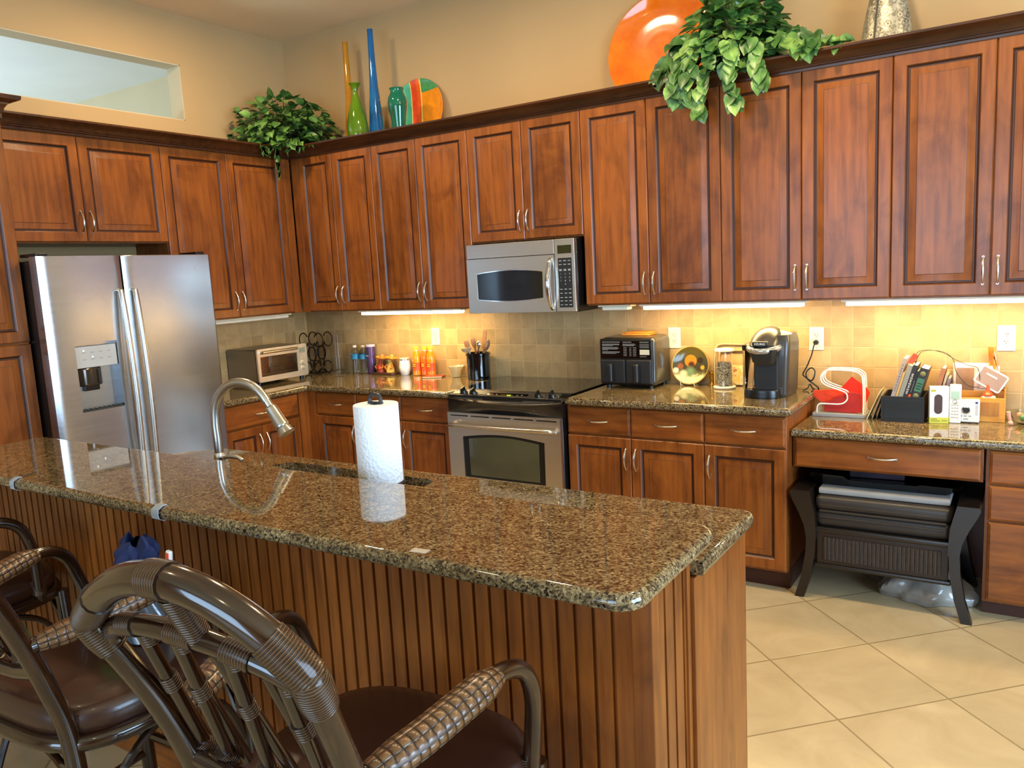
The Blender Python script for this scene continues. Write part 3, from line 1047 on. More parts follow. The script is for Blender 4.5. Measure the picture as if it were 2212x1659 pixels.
# ------------------------------------------------------------------ refrigerator
fr = thing('refrigerator', 'stainless side-by-side refrigerator with water dispenser', 'refrigerator', (.40, -1.895, 0))
FX = lambda x: x-.40
FYr = lambda y: y+1.895
M().box(FX(.03), FX(.715), FYr(-2.362), FYr(-1.405), .02, 1.772, .004, 1).obj('body', M_BLACK, fr)
def fdoor(y0, y1, edge0, edge1):
    w = y1-y0
    n = 18
    pts = []
    for i in range(n+1):
        t = i/n
        y = y0+w*t
        x = .800-.007*(2*t-1)**2
        for e, d in ((edge0, y-y0), (edge1, y1-y)):
            if e and d < e:
                x -= e*(1-math.sqrt(max(0, 1-(1-d/e)**2)))
        pts.append((FX(x), FYr(y)))
    return [(FX(.722), FYr(y0))]+pts+[(FX(.722), FYr(y1))]
def door_with_recess(y0, y1, z0, z1, hy0, hy1, hz0, hz1, depth_x):
    """curved door skin with a rectangular recess, built column by column"""
    base = fdoor(y0, y1, .03, .008)
    front = base[1:-1]
    def fx_at(yy):
        for p, q in zip(front, front[1:]):
            if p[1] <= yy <= q[1] and q[1] > p[1]:
                return p[0]+(q[0]-p[0])*(yy-p[1])/(q[1]-p[1])
        return front[-1][0]
    h0, h1 = FYr(hy0), FYr(hy1)
    ys = sorted(set([round(p[1], 5) for p in front if abs(p[1]-h0) > .006 and abs(p[1]-h1) > .006]+[round(h0, 5), round(h1, 5)]))
    zs = [z0, hz0, hz1, z1]
    m = M()
    bm = m.bm
    G = [[bm.verts.new((fx_at(y), y, z)) for z in zs] for y in ys]
    xb = FX(.722)
    for i in range(len(ys)-1):
        ins = ys[i] >= h0-1e-4 and ys[i+1] <= h1+1e-4
        for j in range(3):
            if j == 1 and ins:
                continue
            bm.faces.new((G[i][j], G[i+1][j], G[i+1][j+1], G[i][j+1]))
    def V(x, y, z):
        return bm.verts.new((x, y, z))
    # outer back, top, bottom
    B = [[V(xb, y, z) for z in (z0, z1)] for y in (ys[0], ys[-1])]
    bm.faces.new((B[0][0], B[0][1], B[1][1], B[1][0]))
    bm.faces.new([G[i][3] for i in range(len(ys))]+[B[1][1], B[0][1]])
    bm.faces.new([G[i][0] for i in range(len(ys))]+[B[1][0], B[0][0]])
    bm.faces.new(G[0]+[B[0][1], B[0][0]])
    bm.faces.new(G[-1]+[B[1][1], B[1][0]])
    # recess walls
    i0, i1 = ys.index(round(h0, 5)), ys.index(round(h1, 5))
    R_ = [[V(FX(depth_x), y, z) for z in (hz0, hz1)] for y in (h0, h1)]
    bm.faces.new((R_[0][0], R_[1][0], R_[1][1], R_[0][1]))
    bm.faces.new((G[i0][1], G[i0][2], R_[0][1], R_[0][0]))
    bm.faces.new((G[i1][1], G[i1][2], R_[1][1], R_[1][0]))
    bm.faces.new([G[i][2] for i in range(i0, i1+1)]+[R_[1][1], R_[0][1]])
    bm.faces.new([G[i][1] for i in range(i0, i1+1)]+[R_[1][0], R_[0][0]])
    return m
dl = door_with_recess(-2.368, -1.955, .06, 1.79, -2.246, -2.026, 1.02, 1.362, .7435).obj('door', M_FRIDGE, fr, sharp=30, label='left freezer door with dispenser')
dr = M().prism(fdoor(-1.945, -1.396, .008, .03), 'xy', .06, 1.79, .004, 2).obj('door', M_FRIDGE, fr, sharp=30, label='right refrigerator door')
M().box(FX(.744), FX(.750), FYr(-2.246), FYr(-2.026), 1.02, 1.24).obj('dispenser_back', steel('dispenser_steel', '#aab4bc', .3), dl)
pn = M().box(FX(.744), FX(.786), FYr(-2.243), FYr(-2.029), 1.238, 1.345, .003).obj('dispenser_panel', P('light_grey_panel', '#b9b8b4', .35), dl)
lg = M()
for i in range(4):
    for j in range(2):
        lg.box(FX(.7862), FX(.7866), FYr(-2.208+i*.043), FYr(-2.190+i*.043), 1.290+j*.034-.012, 1.2925+j*.034-.012)
lg.obj('panel_legends', P('legend_dark', '#807f7c', .6), pn)
ld = M()
for i, j in ((0, 1), (1, 0)):
    ld.cbox((FX(.7866), FYr(-2.199+i*.043), 1.300+j*.034-.010), (.0016, .005, .005))
ld.obj('indicator_lights', emit('indicator_white', '#fff4d8', 3.0), pn)
M().prism([(FX(.75), FYr(-2.235)), (FX(.775), FYr(-2.225)), (FX(.79), FYr(-2.20)), (FX(.79), FYr(-2.14)), (FX(.775), FYr(-2.115)), (FX(.75), FYr(-2.105))], 'xy', 1.145, 1.238, .01, 3).obj('nozzle_housing', P('dark_chrome', '#5b5550', .15, .9), dl)
M().box(FX(.752), FX(.768), FYr(-2.205), FYr(-2.125), 1.12, 1.16, .006).obj('paddle', M_BLACK, dl)
tr = M().box(FX(.75), FX(.794), FYr(-2.244), FYr(-2.028), 1.02, 1.026)
for i in range(9):
    tr.box(FX(.754), FX(.792), FYr(-2.238+i*.024), FYr(-2.230+i*.024), 1.026, 1.031)
tr.obj('drip_tray', P('grey_grill', '#5a5a58', .25, .8), dl)
for y, dd in ((-1.985, dl), (-1.908, dr)):
    hb = [(FX(.792), FYr(y), 1.615)]+[(FX(.806+.045*math.sin(PI*min(1, (i+.6)/15.2))**.55), FYr(y), 1.61-1.06*i/14) for i in range(15)]+[(FX(.792), FYr(y), .545)]
    M().tube(hb, [.010]+[.0135]*15+[.010], 12).obj('handle', M_STEEL, dd)
bg_ = M().box(FX(.7945), FX(.797), FYr(-1.552), FYr(-1.518), 1.686, 1.737, .001).obj('badge', M_CHROME, dr)
M().lathe([(.010, 0), (.012, .0012), (.014, 0)], (FX(.797), FYr(-1.535), 1.7135), 24, axis='x').obj('emblem', P('emblem_brown', '#5b4632', .4), bg_)
for y in (-2.33, -1.46):
    M().box(FX(.62), FX(.77), FYr(y-.028), FYr(y+.028), 1.7905, 1.806, .004).obj('hinge_cover', M_BLACK, fr)
M().box(FX(.70), FX(.76), FYr(-2.36), FYr(-1.43), .015, .058).obj('kick_grille', M_BLACKM, fr)
# papers held on the right side of the refrigerator
for i, (z0, z1, x0, x1, lab) in enumerate(((1.13, 1.34, .55, .66, 'white paper strip on the refrigerator side, upper one'), (.93, 1.10, .56, .65, 'white note clipped on the refrigerator side below the strip'))):
    m = M().box(x0, x1, -1.4045, -1.401, z0, z1, .0005, 1)
    m.box(x0+.02, x1-.02, -1.401, -1.392, z1-.03, z1-.005, .002)
    tag(m.obj('paper_note', M_PAPER), lab, 'note')
# ------------------------------------------------------------------ rattan bar stools
def rattan(name, dark, mid, light):
    g = N(name)
    v = g.coord((1, 1, 1), 'UV')
    mp = g.n('ShaderNodeMapping')
    mp.inputs['Scale'].default_value = (30, 3.2, 1)
    g.l(v, mp.inputs['Vector'])
    f = g.noise(mp.outputs[0], 3, 5, .6, .3)
    f2 = g.noise(g.coord(), 6, 3)
    c = g.ramp(f, [(.25, dark), (.55, mid), (.85, light)])
    b = g.ramp(f2, [(.3, (.6, .56, .54)), (.7, (1.1, 1.05, 1))])
    g.l(g.mix(.9, c, b, 'MULTIPLY'), g.b.inputs['Base Color'])
    g.set(Roughness=.17, Coat_Weight=.6, Coat_Roughness=.06)
    return g.m
M_RAT = rattan('polished_rattan', '#150a05', '#2d180b', '#50331a')
def binding_mat():
    g = N('rattan_binding')
    v = g.coord((1, 1, 1), 'UV')
    w = g.n('ShaderNodeTexWave', bands_direction='Y')
    w.inputs['Scale'].default_value = 62
    w.inputs['Distortion'].default_value = .4
    g.l(v, w.inputs['Vector'])
    g.l(g.ramp(w.outputs['Fac'], [(.1, '#1c100a'), (.5, '#3d2616'), (.9, '#5c3d24')]), g.b.inputs['Base Color'])
    g.set(Roughness=.25, Coat_Weight=.4, Coat_Roughness=.15)
    g.bump(w.outputs['Fac'], .8, .003)
    return g.m
M_BIND = binding_mat()
def weave_mat(name, su, sv, dark, light, rough=.3):
    g = N(name)
    uv = g.coord((1, 1, 1), 'UV')
    sep = g.n('ShaderNodeSeparateXYZ')
    g.l(uv, sep.inputs[0])
    def tri(sock, k, off=0.0):
        a = g.n('ShaderNodeMath', operation='MULTIPLY_ADD')
        a.inputs[1].default_value = k
        a.inputs[2].default_value = off
        g.l(sock, a.inputs[0])
        return a.outputs[0]
    def op(o, a, b=None):
        nd = g.n('ShaderNodeMath', operation=o)
        for i, q in enumerate((a, b)):
            if q is None:
                continue
            if hasattr(q, 'is_output'):
                g.l(q, nd.inputs[i])
            else:
                nd.inputs[i].default_value = q
        return nd.outputs[0]
    U, V = tri(sep.outputs[0], su), tri(sep.outputs[1], sv)
    chk = op('MODULO', op('ADD', op('FLOOR', U), op('FLOOR', V)), 2.0)
    fu, fv = op('SINE', op('MULTIPLY', op('FRACT', U), PI)), op('SINE', op('MULTIPLY', op('FRACT', V), PI))
    h1 = op('MULTIPLY', op('POWER', fu, .5), op('POWER', fv, .25))
    h2 = op('MULTIPLY', op('POWER', fu, .25), op('POWER', fv, .5))
    h = op('ADD', op('MULTIPLY', h1, chk), op('MULTIPLY', op('MULTIPLY', h2, .72), op('SUBTRACT', 1.0, chk)))
    n_ = g.noise(g.coord(), 40, 3)
    hh = op('MULTIPLY_ADD', h, 1.0)
    c = g.ramp(h, [(.2, dark), (.75, light)])
    t = g.ramp(n_, [(.3, (.7, .68, .66)), (.7, (1.15, 1.1, 1.05))])
    g.l(g.mix(1, c, t, 'MULTIPLY'), g.b.inputs['Base Color'])
    g.set(Roughness=rough, Coat_Weight=.3, Coat_Roughness=.2)
    g.bump(h, 1.0, .005)
    return g.m
M_WEAVE = weave_mat('woven_arm_wrap', 46, 54, '#1d110a', '#6e4d2f')
M_LEATH = P('brown_leather', '#33190f', .34, coat=.25, var=.14)

def stool(label):
    r = thing('bar_stool', label, 'bar stool', (0, 0, 0), 0, 'rattan bar stools at the island')
    # seat cushion: rounded square with soft edge
    def se(a, rx, ry, k=3.2):
        c, s = math.cos(a), math.sin(a)
        q = (abs(c)**k+abs(s)**k)**(-1/k)
        return rx*q*c, ry*q*s
    loops = []
    for ins, z in ((.03, .600), (.008, .604), (0, .62), (-.006, .645), (0, .668), (.018, .683), (.05, .690), (.12, .693), (.19, .694)):
        loops.append([(se(2*PI*i/48, .262-ins, .25-ins)[0], se(2*PI*i/48, .262-ins, .25-ins)[1], z) for i in range(48)])
    M().rings(loops).obj('seat_cushion', M_LEATH, r)
    pi_ = [(se(2*PI*i/60, .264, .252)[0], se(2*PI*i/60, .264, .252)[1], .598) for i in range(60)]
    M().tube(pi_, .02, 10, closed=True).obj('seat_frame', M_RAT, r)
    for sx in (-1, 1):
        # back leg rising into the back post
        pts = bez([(sx*.215, -.235, 0), (sx*.205, -.222, .30), (sx*.195, -.225, .60), (sx*.196, -.262, .76), (sx*.206, -.318, .92), (sx*.234-.012, -.388, 1.078)], 40)
        M().tube(pts, .0215, 12).obj('back_post', M_RAT, r)
        M().tube(bez([(sx*.24, .235, 0), (sx*.236, .226, .3), (sx*.23, .218, .60)], 10), .021, 12).obj('leg', M_RAT, r)
        arm = bez([(sx*.208, -.288, .868), (sx*.238, -.19, .880), (sx*.262, -.08, .896), (sx*.274, .0, .904), (sx*.282, .055, .893), (sx*.287, .092, .862), (sx*.286, .112, .81), (sx*.276, .126, .74), (sx*.258, .135, .60)], 48)
        ao = M().tube(arm, .0175, 12).obj('armrest', M_RAT, r)
        k = len(arm)
        seg = arm[1:int(k*.40)]
        rr = [.021+.0125*min(1, math.sin(PI*min(1, (i+.6)/len(seg)))*1.6) for i in range(len(seg))]
        M().tube(seg, rr, 18, flat=.8).obj('woven_wrap', M_WEAVE, ao)
        # bindings at the joints
        bp_ = M().tube([Vector(pts[-1])+(Vector(pts[-5])-Vector(pts[-1]))*t_ for t_ in (-.35, -.2, 0, .35, .7)], [.012, .025, .0285, .0285, .025], 14)
        bp_.obj('binding', M_BIND, r)
        m = M().tube([arm[-1]+Vector((0, 0, .02)), arm[-1]+Vector((0, 0, .07))], .0225, 12)
        m.obj('binding', M_BIND, r)
        # curved braces and stretchers
        M().tube(bez([(sx*.236, .22, .36), (sx*.25, .14, .52), (sx*.25, .0, .578), (sx*.24, -.12, .52), (sx*.205, -.222, .36)], 24), .010, 8).obj('brace', M_RAT, r)
        M().tube([(sx*.236, .226, .20), (sx*.212, -.226, .20)], .012, 8).obj('stretcher', M_RAT, r)
    for y, z in ((.228, .26), (-.226, .26)):
        M().tube([(-.232, y, z), (.232, y, z)], .0135, 8).obj('footrest', M_RAT, r)
        M().tube(bez([(-.225, y, .36), (-.15, y, .53), (0, y, .575), (.15, y, .53), (.225, y, .36)], 24), .010, 8).obj('brace', M_RAT, r)
    # crest arch
    ar = []
    for i in range(33):
        t_ = -1+i/16
        z = 1.089+.122*(1-abs(t_)**2.1)
        ar.append((.236*t_-.012+.03*(1-t_*t_), -.389-.40*(z-1.08), z))
    M().tube(ar, .0255, 14).obj('top_rail', M_RAT, r)
    mid = len(ar)//2
    M().tube(ar[mid-2:mid+2], .0282, 14).obj('binding', M_BIND, r)
    for sx in (-1, 1):
        e_ = ar[-1] if sx > 0 else ar[0]
        f_ = ar[-5] if sx > 0 else ar[4]
        M().tube([Vector(e_)+(Vector(f_)-Vector(e_))*q for q in (-.28, -.15, 0, .5, 1.0)], [.010, .022, .027, .0285, .0275], 14).obj('binding', M_BIND, r)
    # second rail
    r2 = []
    for i in range(25):
        a = PI*(1-i/24)
        z = 1.042+.060*math.sin(a)-.04*math.cos(a)*.215
        r2.append((.215*math.cos(a)-.02*math.sin(a), -.381-.40*(z-1.08), z))
    M().tube(r2, .0175, 12).obj('middle_rail', M_RAT, r)
    M().tube([(.01, -.381-.40*(1.1-1.08), 1.105), (.02, -.386-.4*(1.2-1.08), 1.19)], .0195, 12).obj('connector', M_BIND, r)
    M().tube([(-.198, -.270, .795), (-.1, -.266, .775), (0, -.265, .770), (.1, -.266, .775), (.198, -.270, .795)], .0165, 10).obj('lower_rail', M_RAT, r)
    def plane(x, z, o=0.0):
        return (x, -.376-.40*(z-1.08)+o+(.012 if z < .8 else 0), z)
    def top(x):
        return 1.042+.060*math.sqrt(max(0, 1-((x+.02)/.215)**2))-.04*x
    def low(x):
        return .770+.022*(x/.2)**2
    for xt, xb in ((-.138, -.178), (-.054, -.125), (.054, -.03), (.148, .10)):
        M().tube([plane(xt, top(xt)-.008), plane(xb, low(xb)+.006)], .0115, 10).obj('slat', M_RAT, r)
        for (xx, zz, s_) in ((xt, top(xt)-.028, 1), (xb, low(xb)+.022, -1), (xt+(xb-xt)*.42, top(xt)+(low(xb)-top(xt))*.42, 1)):
            m = M().tube([plane(xx, zz+.013, .006), plane(xx, zz-.013, .006)], .0155, 10)
            m.obj('binding', M_BIND, r)
    for xt, xb in ((-.176, -.195), (-.095, -.105), (-.009, .01), (.091, .085)):
        M().tube([plane(xt, top(xt)-.008, .016), plane(xb, low(xb)+.006, .016)], .0105, 10).obj('slat', M_RAT, r)
    m = M()
    for xt in (-.115, 0, .115):
        i = int((math.acos(-xt/.215))/PI*24)
        m = M().tube(r2[max(0, i-1):i+2], .0198, 12)
        m.obj('binding', M_BIND, r)
    return r
s1 = stool('nearest rattan bar stool, its arched back filling the lower left foreground')
s1.location = (3.672, -3.30, 0)
s1.rotation_euler = (0, 0, math.radians(4))
s2 = copy_tree(s1, (2.722, -3.30, 0), math.radians(3.0), 'middle rattan bar stool holding the blue cap bag, left of the nearest one')
s3 = copy_tree(s1, (1.71, -3.232, 0), math.radians(0), 'farthest rattan bar stool, only its seat and arm seen at the left edge')

# things on the middle stool
bx0, by0 = 2.735, -3.19
M_BLUE = P('blue_cloth', '#0e1d48', .8, var=.35)
m = M()
def lump(u, v):
    a, b = 2*PI*u, v
    r_ = (.060+.012*math.sin(3*a+1.2)+.009*math.sin(7*a+4*b)+.005*math.sin(11*a-9*b))*math.sin(PI*min(.98, .12+.80*b))**.55
    return (r_*1.05*math.cos(a), r_*.72*math.sin(a), .145+.090*b+.014*math.sin(2*a+1)+.008*math.sin(5*a+3))
m.grid(lump, 40, 14)
m.lathe([(0, .145), (.05, .146)], (0, 0, .0), 20)
o = m.obj('cap', M_BLUE)
tg = M().box(-.082, -.056, -.035, -.032, .140, .190, .0005, 1)
tg.xf(Matrix.Rotation(.15, 4, 'Y'))
tg.obj('tag', M_PAPER, o)
o.location = (bx0, by0, .718)
tag(o, 'crumpled navy blue cap on the bag on the middle stool seat', 'cap')
m = M()
def sack(u, v):
    a = 2*PI*u
    r_ = .1*(1-.25*v)+.008*math.sin(5*a+6*v)
    return (r_*1.05*math.cos(a), r_*.8*math.sin(a), .004+.14*v)
m.grid(sack, 36, 10)
m.lathe([(0, .004), (.1, .004)], (0, 0, 0), 36, sy=.8, sx=1.05)
o = m.obj('plastic_bag', P('clear_bag_plastic', '#4a5058', .15, coat=.5))
gp = M().box(-.10, .005, -.088, -.078, .085, .139, .002)
gp.obj('green_label', P('bright_green', '#18a63c', .4), o, label='bright green label')
o.location = (bx0, by0, .694)
tag(o, 'grey plastic bag with a green label on the middle stool seat', 'bag')
m = M().box(-.009, .009, -.006, .006, 0, .25, .004, 3)
o = m.obj('thermometer', M_WPLAS)
M().box(-.0065, .0065, -.0075, -.005, .17, .245, .003).obj('orange_face', P('orange_plastic', '#e4512a', .4), o, label='orange face')
o.location = (bx0+.100, by0+.0, .694)
o.rotation_euler = (0, .16, 0)
tag(o, 'white and orange stick standing beside the navy cap', 'stick')

# ------------------------------------------------------------------ wicker bench in the knee hole
M_WICK = weave_mat('dark_wicker', 95, 95, '#150d08', '#3c2818', .4)
wb = thing('wicker_chair', 'dark brown wicker chair with cushion pushed under the desk', 'chair', (4.195, -.36, 0))
cx, cy = 4.195, -.36
for sx in (-1, 1):
    xx = [(.347, 0), (.318, .10), (.298, .22), (.292, .34)]
    for yy, nm in ((-.235, 'leg'), (.225, 'leg')):
        m = M()
        m.rings([[(sx*x-.021, yy-.02, z), (sx*x+.021, yy-.02, z), (sx*x+.021, yy+.022, z), (sx*x-.021, yy+.022, z)] for x, z in xx])
        m.obj('leg', M_WICK, wb)
    m = M()
    pf = [(.292, .30, .022), (.298, .36, .026), (.312, .42, .036), (.334, .48, .044), (.344, .512, .046), (.342, .524, .040)]
    m.rings([[(sx*x-w, -.262, z), (sx*x+w, -.262, z), (sx*x+w, .23, z), (sx*x-w, .23, z)] for x, z, w in pf])
    m.obj('armrest', M_WICK, wb)
ap = M().box(-.272, .272, -.232, -.212, .175, .325, .004)
apo = ap.obj('apron', P('wicker_frame_brown', '#24160d', .45), wb)
wp = M()
def wsheet(u, v):
    return (-.245+.49*u, -.2335-.004*abs(math.sin(u*28*PI)), .195+.11*v)
wp.grid(wsheet, 280, 4)
wpo = wp.obj('woven_panel', weave_mat('ribbed_wicker', 84, 34, '#160d07', '#3a2817', .5), apo)
M().box(-.285, .285, -.24, -.205, .325, .352, .008).box(-.285, .285, -.24, -.205, .155, .176, .008).box(-.285, .285, -.205, .225, .30, .345, .004).box(-.285, .285, .2, .225, .30, .52, .004).obj('seat_frame', M_WICK, wb)
cu = M().box(-.283, .283, -.225, .19, .347, .43, .03, 4).box(-.283, .283, -.232, .19, .427, .50, .028, 4)
for z in (.40, .428, .456):
    cu.tube([(-.26, -.229, z), (.26, -.229, z)], .006, 6)
cuo = cu.obj('cushion', P('dark_grey_leather', '#2a2420', .42, coat=.05, var=.12), wb)
o = M().box(-.272, .272, -.2, .16, .0, .028, .008, 2).obj('white_pad', P('grey_white_pad', '#8c8b8a', .6))
o.location = (cx, cy, .501)
tag(o, 'folded pale grey pad on the wicker chair cushion', 'pad')
tr = M()
tr.box(-.255, .255, -.13, .13, .0, .006, .002)
prof = [(-.31, .065), (-.16, .061), (-.14, .046), (-.07, .046), (-.05, .044), (.05, .044), (.07, .046), (.14, .046), (.16, .052), (.31, .05)]
for ys, yo in ((-.13, -.185), (.13, .16)):
    lo = [(-.255+.51*i/9, ys, .003) for i in range(10)]
    hi = [(p[0], yo, p[1]) for p in prof]
    s_ = 1 if ys > 0 else -1
    for i in range(9):
        tr.quad(lo[i], lo[i+1], hi[i+1], hi[i])
        tr.quad((hi[i][0], hi[i][1]+.006*s_, hi[i][2]), (hi[i+1][0], hi[i+1][1]+.006*s_, hi[i+1][2]), (lo[i+1][0], lo[i+1][1]+.006*s_, lo[i+1][2]), (lo[i][0], lo[i][1]+.006*s_, lo[i][2]))
        tr.quad(hi[i], hi[i+1], (hi[i+1][0], hi[i+1][1]+.006*s_, hi[i+1][2]), (hi[i][0], hi[i][1]+.006*s_, hi[i][2]))
for sx in (-1, 1):
    tr.rings([[(sx*.255, -.13, .003), (sx*.255, .13, .003), (sx*.261, .13, .003), (sx*.261, -.13, .003)], [(sx*.31, -.185, .05), (sx*.31, .16, .05), (sx*.316, .16, .05), (sx*.316, -.185, .05)]])
o = tr.obj('tray', P('black_lacquer', '#080605', .2, var=0), None)
o.location = (cx-.004, cy+.0, .5295)
tag(o, 'glossy black serving tray with scalloped rim on the pad', 'tray')
o = M().box(-.12, .12, -.03, .03, 0, .058, .006).obj('gift_box', P('purple_pattern', '#3d2f3c', .5, var=.6))
o.location = (4.14, -.31, .5365)
o.rotation_euler = (0, 0, .06)
tag(o, 'small purple patterned box lying in the tray under the desk', 'box')
pb = M()
def pbag(u, v):
    a = 2*PI*u
    r_ = math.sin(PI*(.06+.5*v))**.6
    k = 1+.12*math.sin(5*a+3*v)+.07*math.sin(11*a)
    return (.2*r_*k*math.cos(a), .12*r_*k*math.sin(a), .003+.15*(1-v) if v > .0 else .15)
def pbag2(u, v):
    a = 2*PI*u
    w = math.sqrt(max(0, 1-(1-v)**2)) if v < .8 else .98-.3*(v-.8)
    k = 1+.1*math.sin(5*a+3*v)+.06*math.sin(11*a+5*v)
    return (.2*w*k*math.cos(a), .13*w*k*math.sin(a), .002+.14*(1-v)*(1+.08*math.sin(4*a)))
pb.grid(pbag2, 50, 14)
o = pb.obj('plastic_bag', P('translucent_bag_plastic', '#8e8c86', .25, coat=.5, var=.2))
o.location = (4.36, -.36, 0)
tag(o, 'crumpled clear plastic bag on the floor under the wicker chair', 'bag')
# ------------------------------------------------------------------ small things on the countertops
CZ = .9145
M_STICK = P('legend_white', '#d6d6d2', .6, var=0)
M_FINE = P('fine_print_grey', '#8d8d8a', .6, var=0)
# toaster oven on the left counter, its front faces +x
to = thing('toaster_oven', 'stainless toaster oven on the corner counter right of the refrigerator', 'toaster oven', (.17, -.56, CZ), PI/2)
# local: x along the front (0 centre), y back, z up; front plane y=-.17
M().box(-.222, .222, -.16, .155, .025, .250, .012, 3).obj('housing', steel('toaster_steel', '#8f8c86', .32), to)
fm = plate_with_hole(M(), rrect(-.222, .222, .025, .252, .012, 3), [[(-.198, .062), (.128, .062), (.128, .198), (-.198, .198)]], -.172, -.158)
M_TST = P('toaster_pale_steel', '#d4cdbb', .3, .6)
fmo = fm.obj('front_frame', M_TST, to, sharp=30)
M().box(-.198, .128, -.158, -.150, .062, .198).obj('oven_cavity', P('oven_cavity_dark', '#4a4138', .35), fmo)
M().tube([(-.195, -.161, .118), (.125, -.161, .118)], .003, 6).obj('rack', M_CHROME, fmo)
M().tube([(-.195, -.161, .078), (.125, -.161, .078)], .004, 6).obj('heating_element', M_NICK, fmo)
M().box(-.198, .128, -.168, -.1655, .062, .198).obj('glass_door', glass('oven_glass', '#c8c4bc'), fmo)
M().tube([(-.190, -.170, .224), (-.190, -.192, .228), (.120, -.192, .228), (.120, -.170, .224)], [.009, .0095, .0095, .009], 10).obj('handle', M_NICK, fmo)
M().box(.150, .205, -.1745, -.171, .19, .226, .001).obj('screen', P('lcd_grey', '#7c8478', .3), fmo)
for z in (.152, .118, .082):
    M().lathe([(0, -.016), (.012, -.016), (.0145, -.012), (.0155, 0), (.0155, .001)] if z < .15 else [(0, -.004), (.006, -.004), (.007, 0)], (.178, -.172, z), 20, axis='y').xf(Matrix.Translation((0, 0, 0))).obj('knob', M_TST, fmo)
for x in (-.19, .19):
    for y in (-.13, .12):
        M().cyl((x, y, 0), .014, 0, .026, 12).obj('foot', M_BLACK, to)

# scrolled iron wine rack
wr = thing('wine_rack', 'dark scrolled iron wine rack in the corner beside the toaster oven', 'wine rack', (.225, -.135, CZ))
M_IRON = P('dark_iron', '#1e120c', .4, .4)
def scroll(c, r, a0, a1, lead, name='scroll'):
    pts = [(c[0]+r*math.cos(math.radians(a0+(a1-a0)*i/26)), c[1], c[2]+r*1.12*math.sin(math.radians(a0+(a1-a0)*i/26))) for i in range(27)]
    M().tube(bez(pts[::2]+lead, 60), .0042, 8).obj(name, M_IRON, wr)
# front (y=-.05) and back (y=+.05) S-scroll pairs
for y, dx in ((-.055, .012), (.05, -.0)):
    scroll((-.075+dx, y, .262), .05, 300, 20-360+300-10, [(-.022+dx, y, .24), (-.03+dx, y, .15), (-.012+dx, y, .07), (.03+dx, y, .012)]) if False else None
    for s_ in (-1, 1):
        top = [(s_*.072+.044*math.cos(math.radians(a))*s_+dx, y, .262+.050*math.sin(math.radians(a))) for a in range(-40, -40-290, -18)]
        M().tube(bez([(s_*.072+.044*math.cos(math.radians(a))*s_+dx, y, .262+.050*math.sin(math.radians(a))) for a in range(320, 150, -24)][::-1][:0] + [(s_*(.078+.046*math.cos(math.radians(a)))+dx, y, .258+.052*math.sin(math.radians(a))) for a in range(205, 205+340-30, 22)][::-1] + [(s_*.026+dx, y, .21), (s_*.030+dx, y, .13), (s_*.006+dx, y, .055), (-s_*.035+dx, y, .006)], 80), .0042, 8).obj('scroll', M_IRON, wr)
        M().tube(bez([(s_*(.06+.040*math.cos(math.radians(a)))+dx, y, .05+.044*math.sin(math.radians(a))) for a in range(-150, 185, 22)], 50), .0042, 8).obj('scroll', M_IRON, wr)
    M().tube([(.045*math.cos(2*PI*i/28)+dx, y, .155+.05*math.sin(2*PI*i/28)) for i in range(28)], .0042, 8, closed=True).obj('ring', M_IRON, wr)
for x in (-.03, .03):
    M().tube([(x, -.055, .006), (x, .05, .006)], .0042, 8).obj('base_bar', M_IRON, wr)

# tall clear glass vase
m = M().lathe([(0, .004), (.05, .004), (.052, .0), (.055, .004), (.055, .012), (.052, .02), (.052, .32), (.049, .32), (.049, .02), (.03, .014), (0, .014)][1:][::1] if False else [(0, 0), (.054, 0), (.056, .006), (.051, .02), (.050, .292), (.0475, .292), (.0475, .022), (0, .016)], (0, 0, 0), 36)
o = m.obj('glass_cylinder', glass('thin_glass', '#ffffff', 0, 1.18))
o.location = (.405, -.10, CZ)
tag(o, 'tall clear glass cylinder vase right of the iron wine rack', 'vase')

# water bottles
M_WATER = glass('clear_bottle', '#f4fbff', 0.02, 1.33)
def water_bottle(x, y, label):
    r = thing('water_bottle', label, 'bottle', (x, y, CZ), 0, 'water bottles against the backsplash')
    pr = [(0, .003), (.022, .0), (.030, .004), (.032, .02), (.031, .035), (.0325, .05), (.031, .07), (.0325, .09), (.0325, .145), (.030, .158), (.014, .186), (.0125, .192), (.0125, .198), (0, .198)]
    M().lathe(pr, n=24).obj('bottle', M_WATER, r)
    M().lathe([(.0329, .108), (.0331, .108), (.0331, .142), (.0329, .142)], n=24).obj('paper_band', P('blue_label', '#2f86b5', .5, var=.35), r)
    M().cyl((0, 0, 0), .0145, .193, .208, 16, b=.002).obj('cap', M_WPLAS, r)
    return r
water_bottle(.548, -.06, 'left one of the two clear water bottles with blue bands')
water_bottle(.622, -.05, 'clear water bottle with blue band touching the purple tumbler')
# purple tumbler
tb = thing('tumbler', 'tall purple steel tumbler beside the water bottles', 'tumbler', (.70, -.055, CZ))
M().lathe([(0, 0), (.030, 0), (.032, .003), (.034, .10), (.0345, .2), (0, .2)], n=32).obj('body', P('purple_metallic', '#634a70', .3, .5), tb)
M().lathe([(.0345, .199), (.036, .203), (.036, .212), (.030, .217), (0, .217)], n=32).obj('lid', P('pale_lilac_lid', '#cdbfd0', .2), tb)
lettering('Keep', .012, M_STICK, tb, (-.004, -.0352, .135), FRONT, .0003)
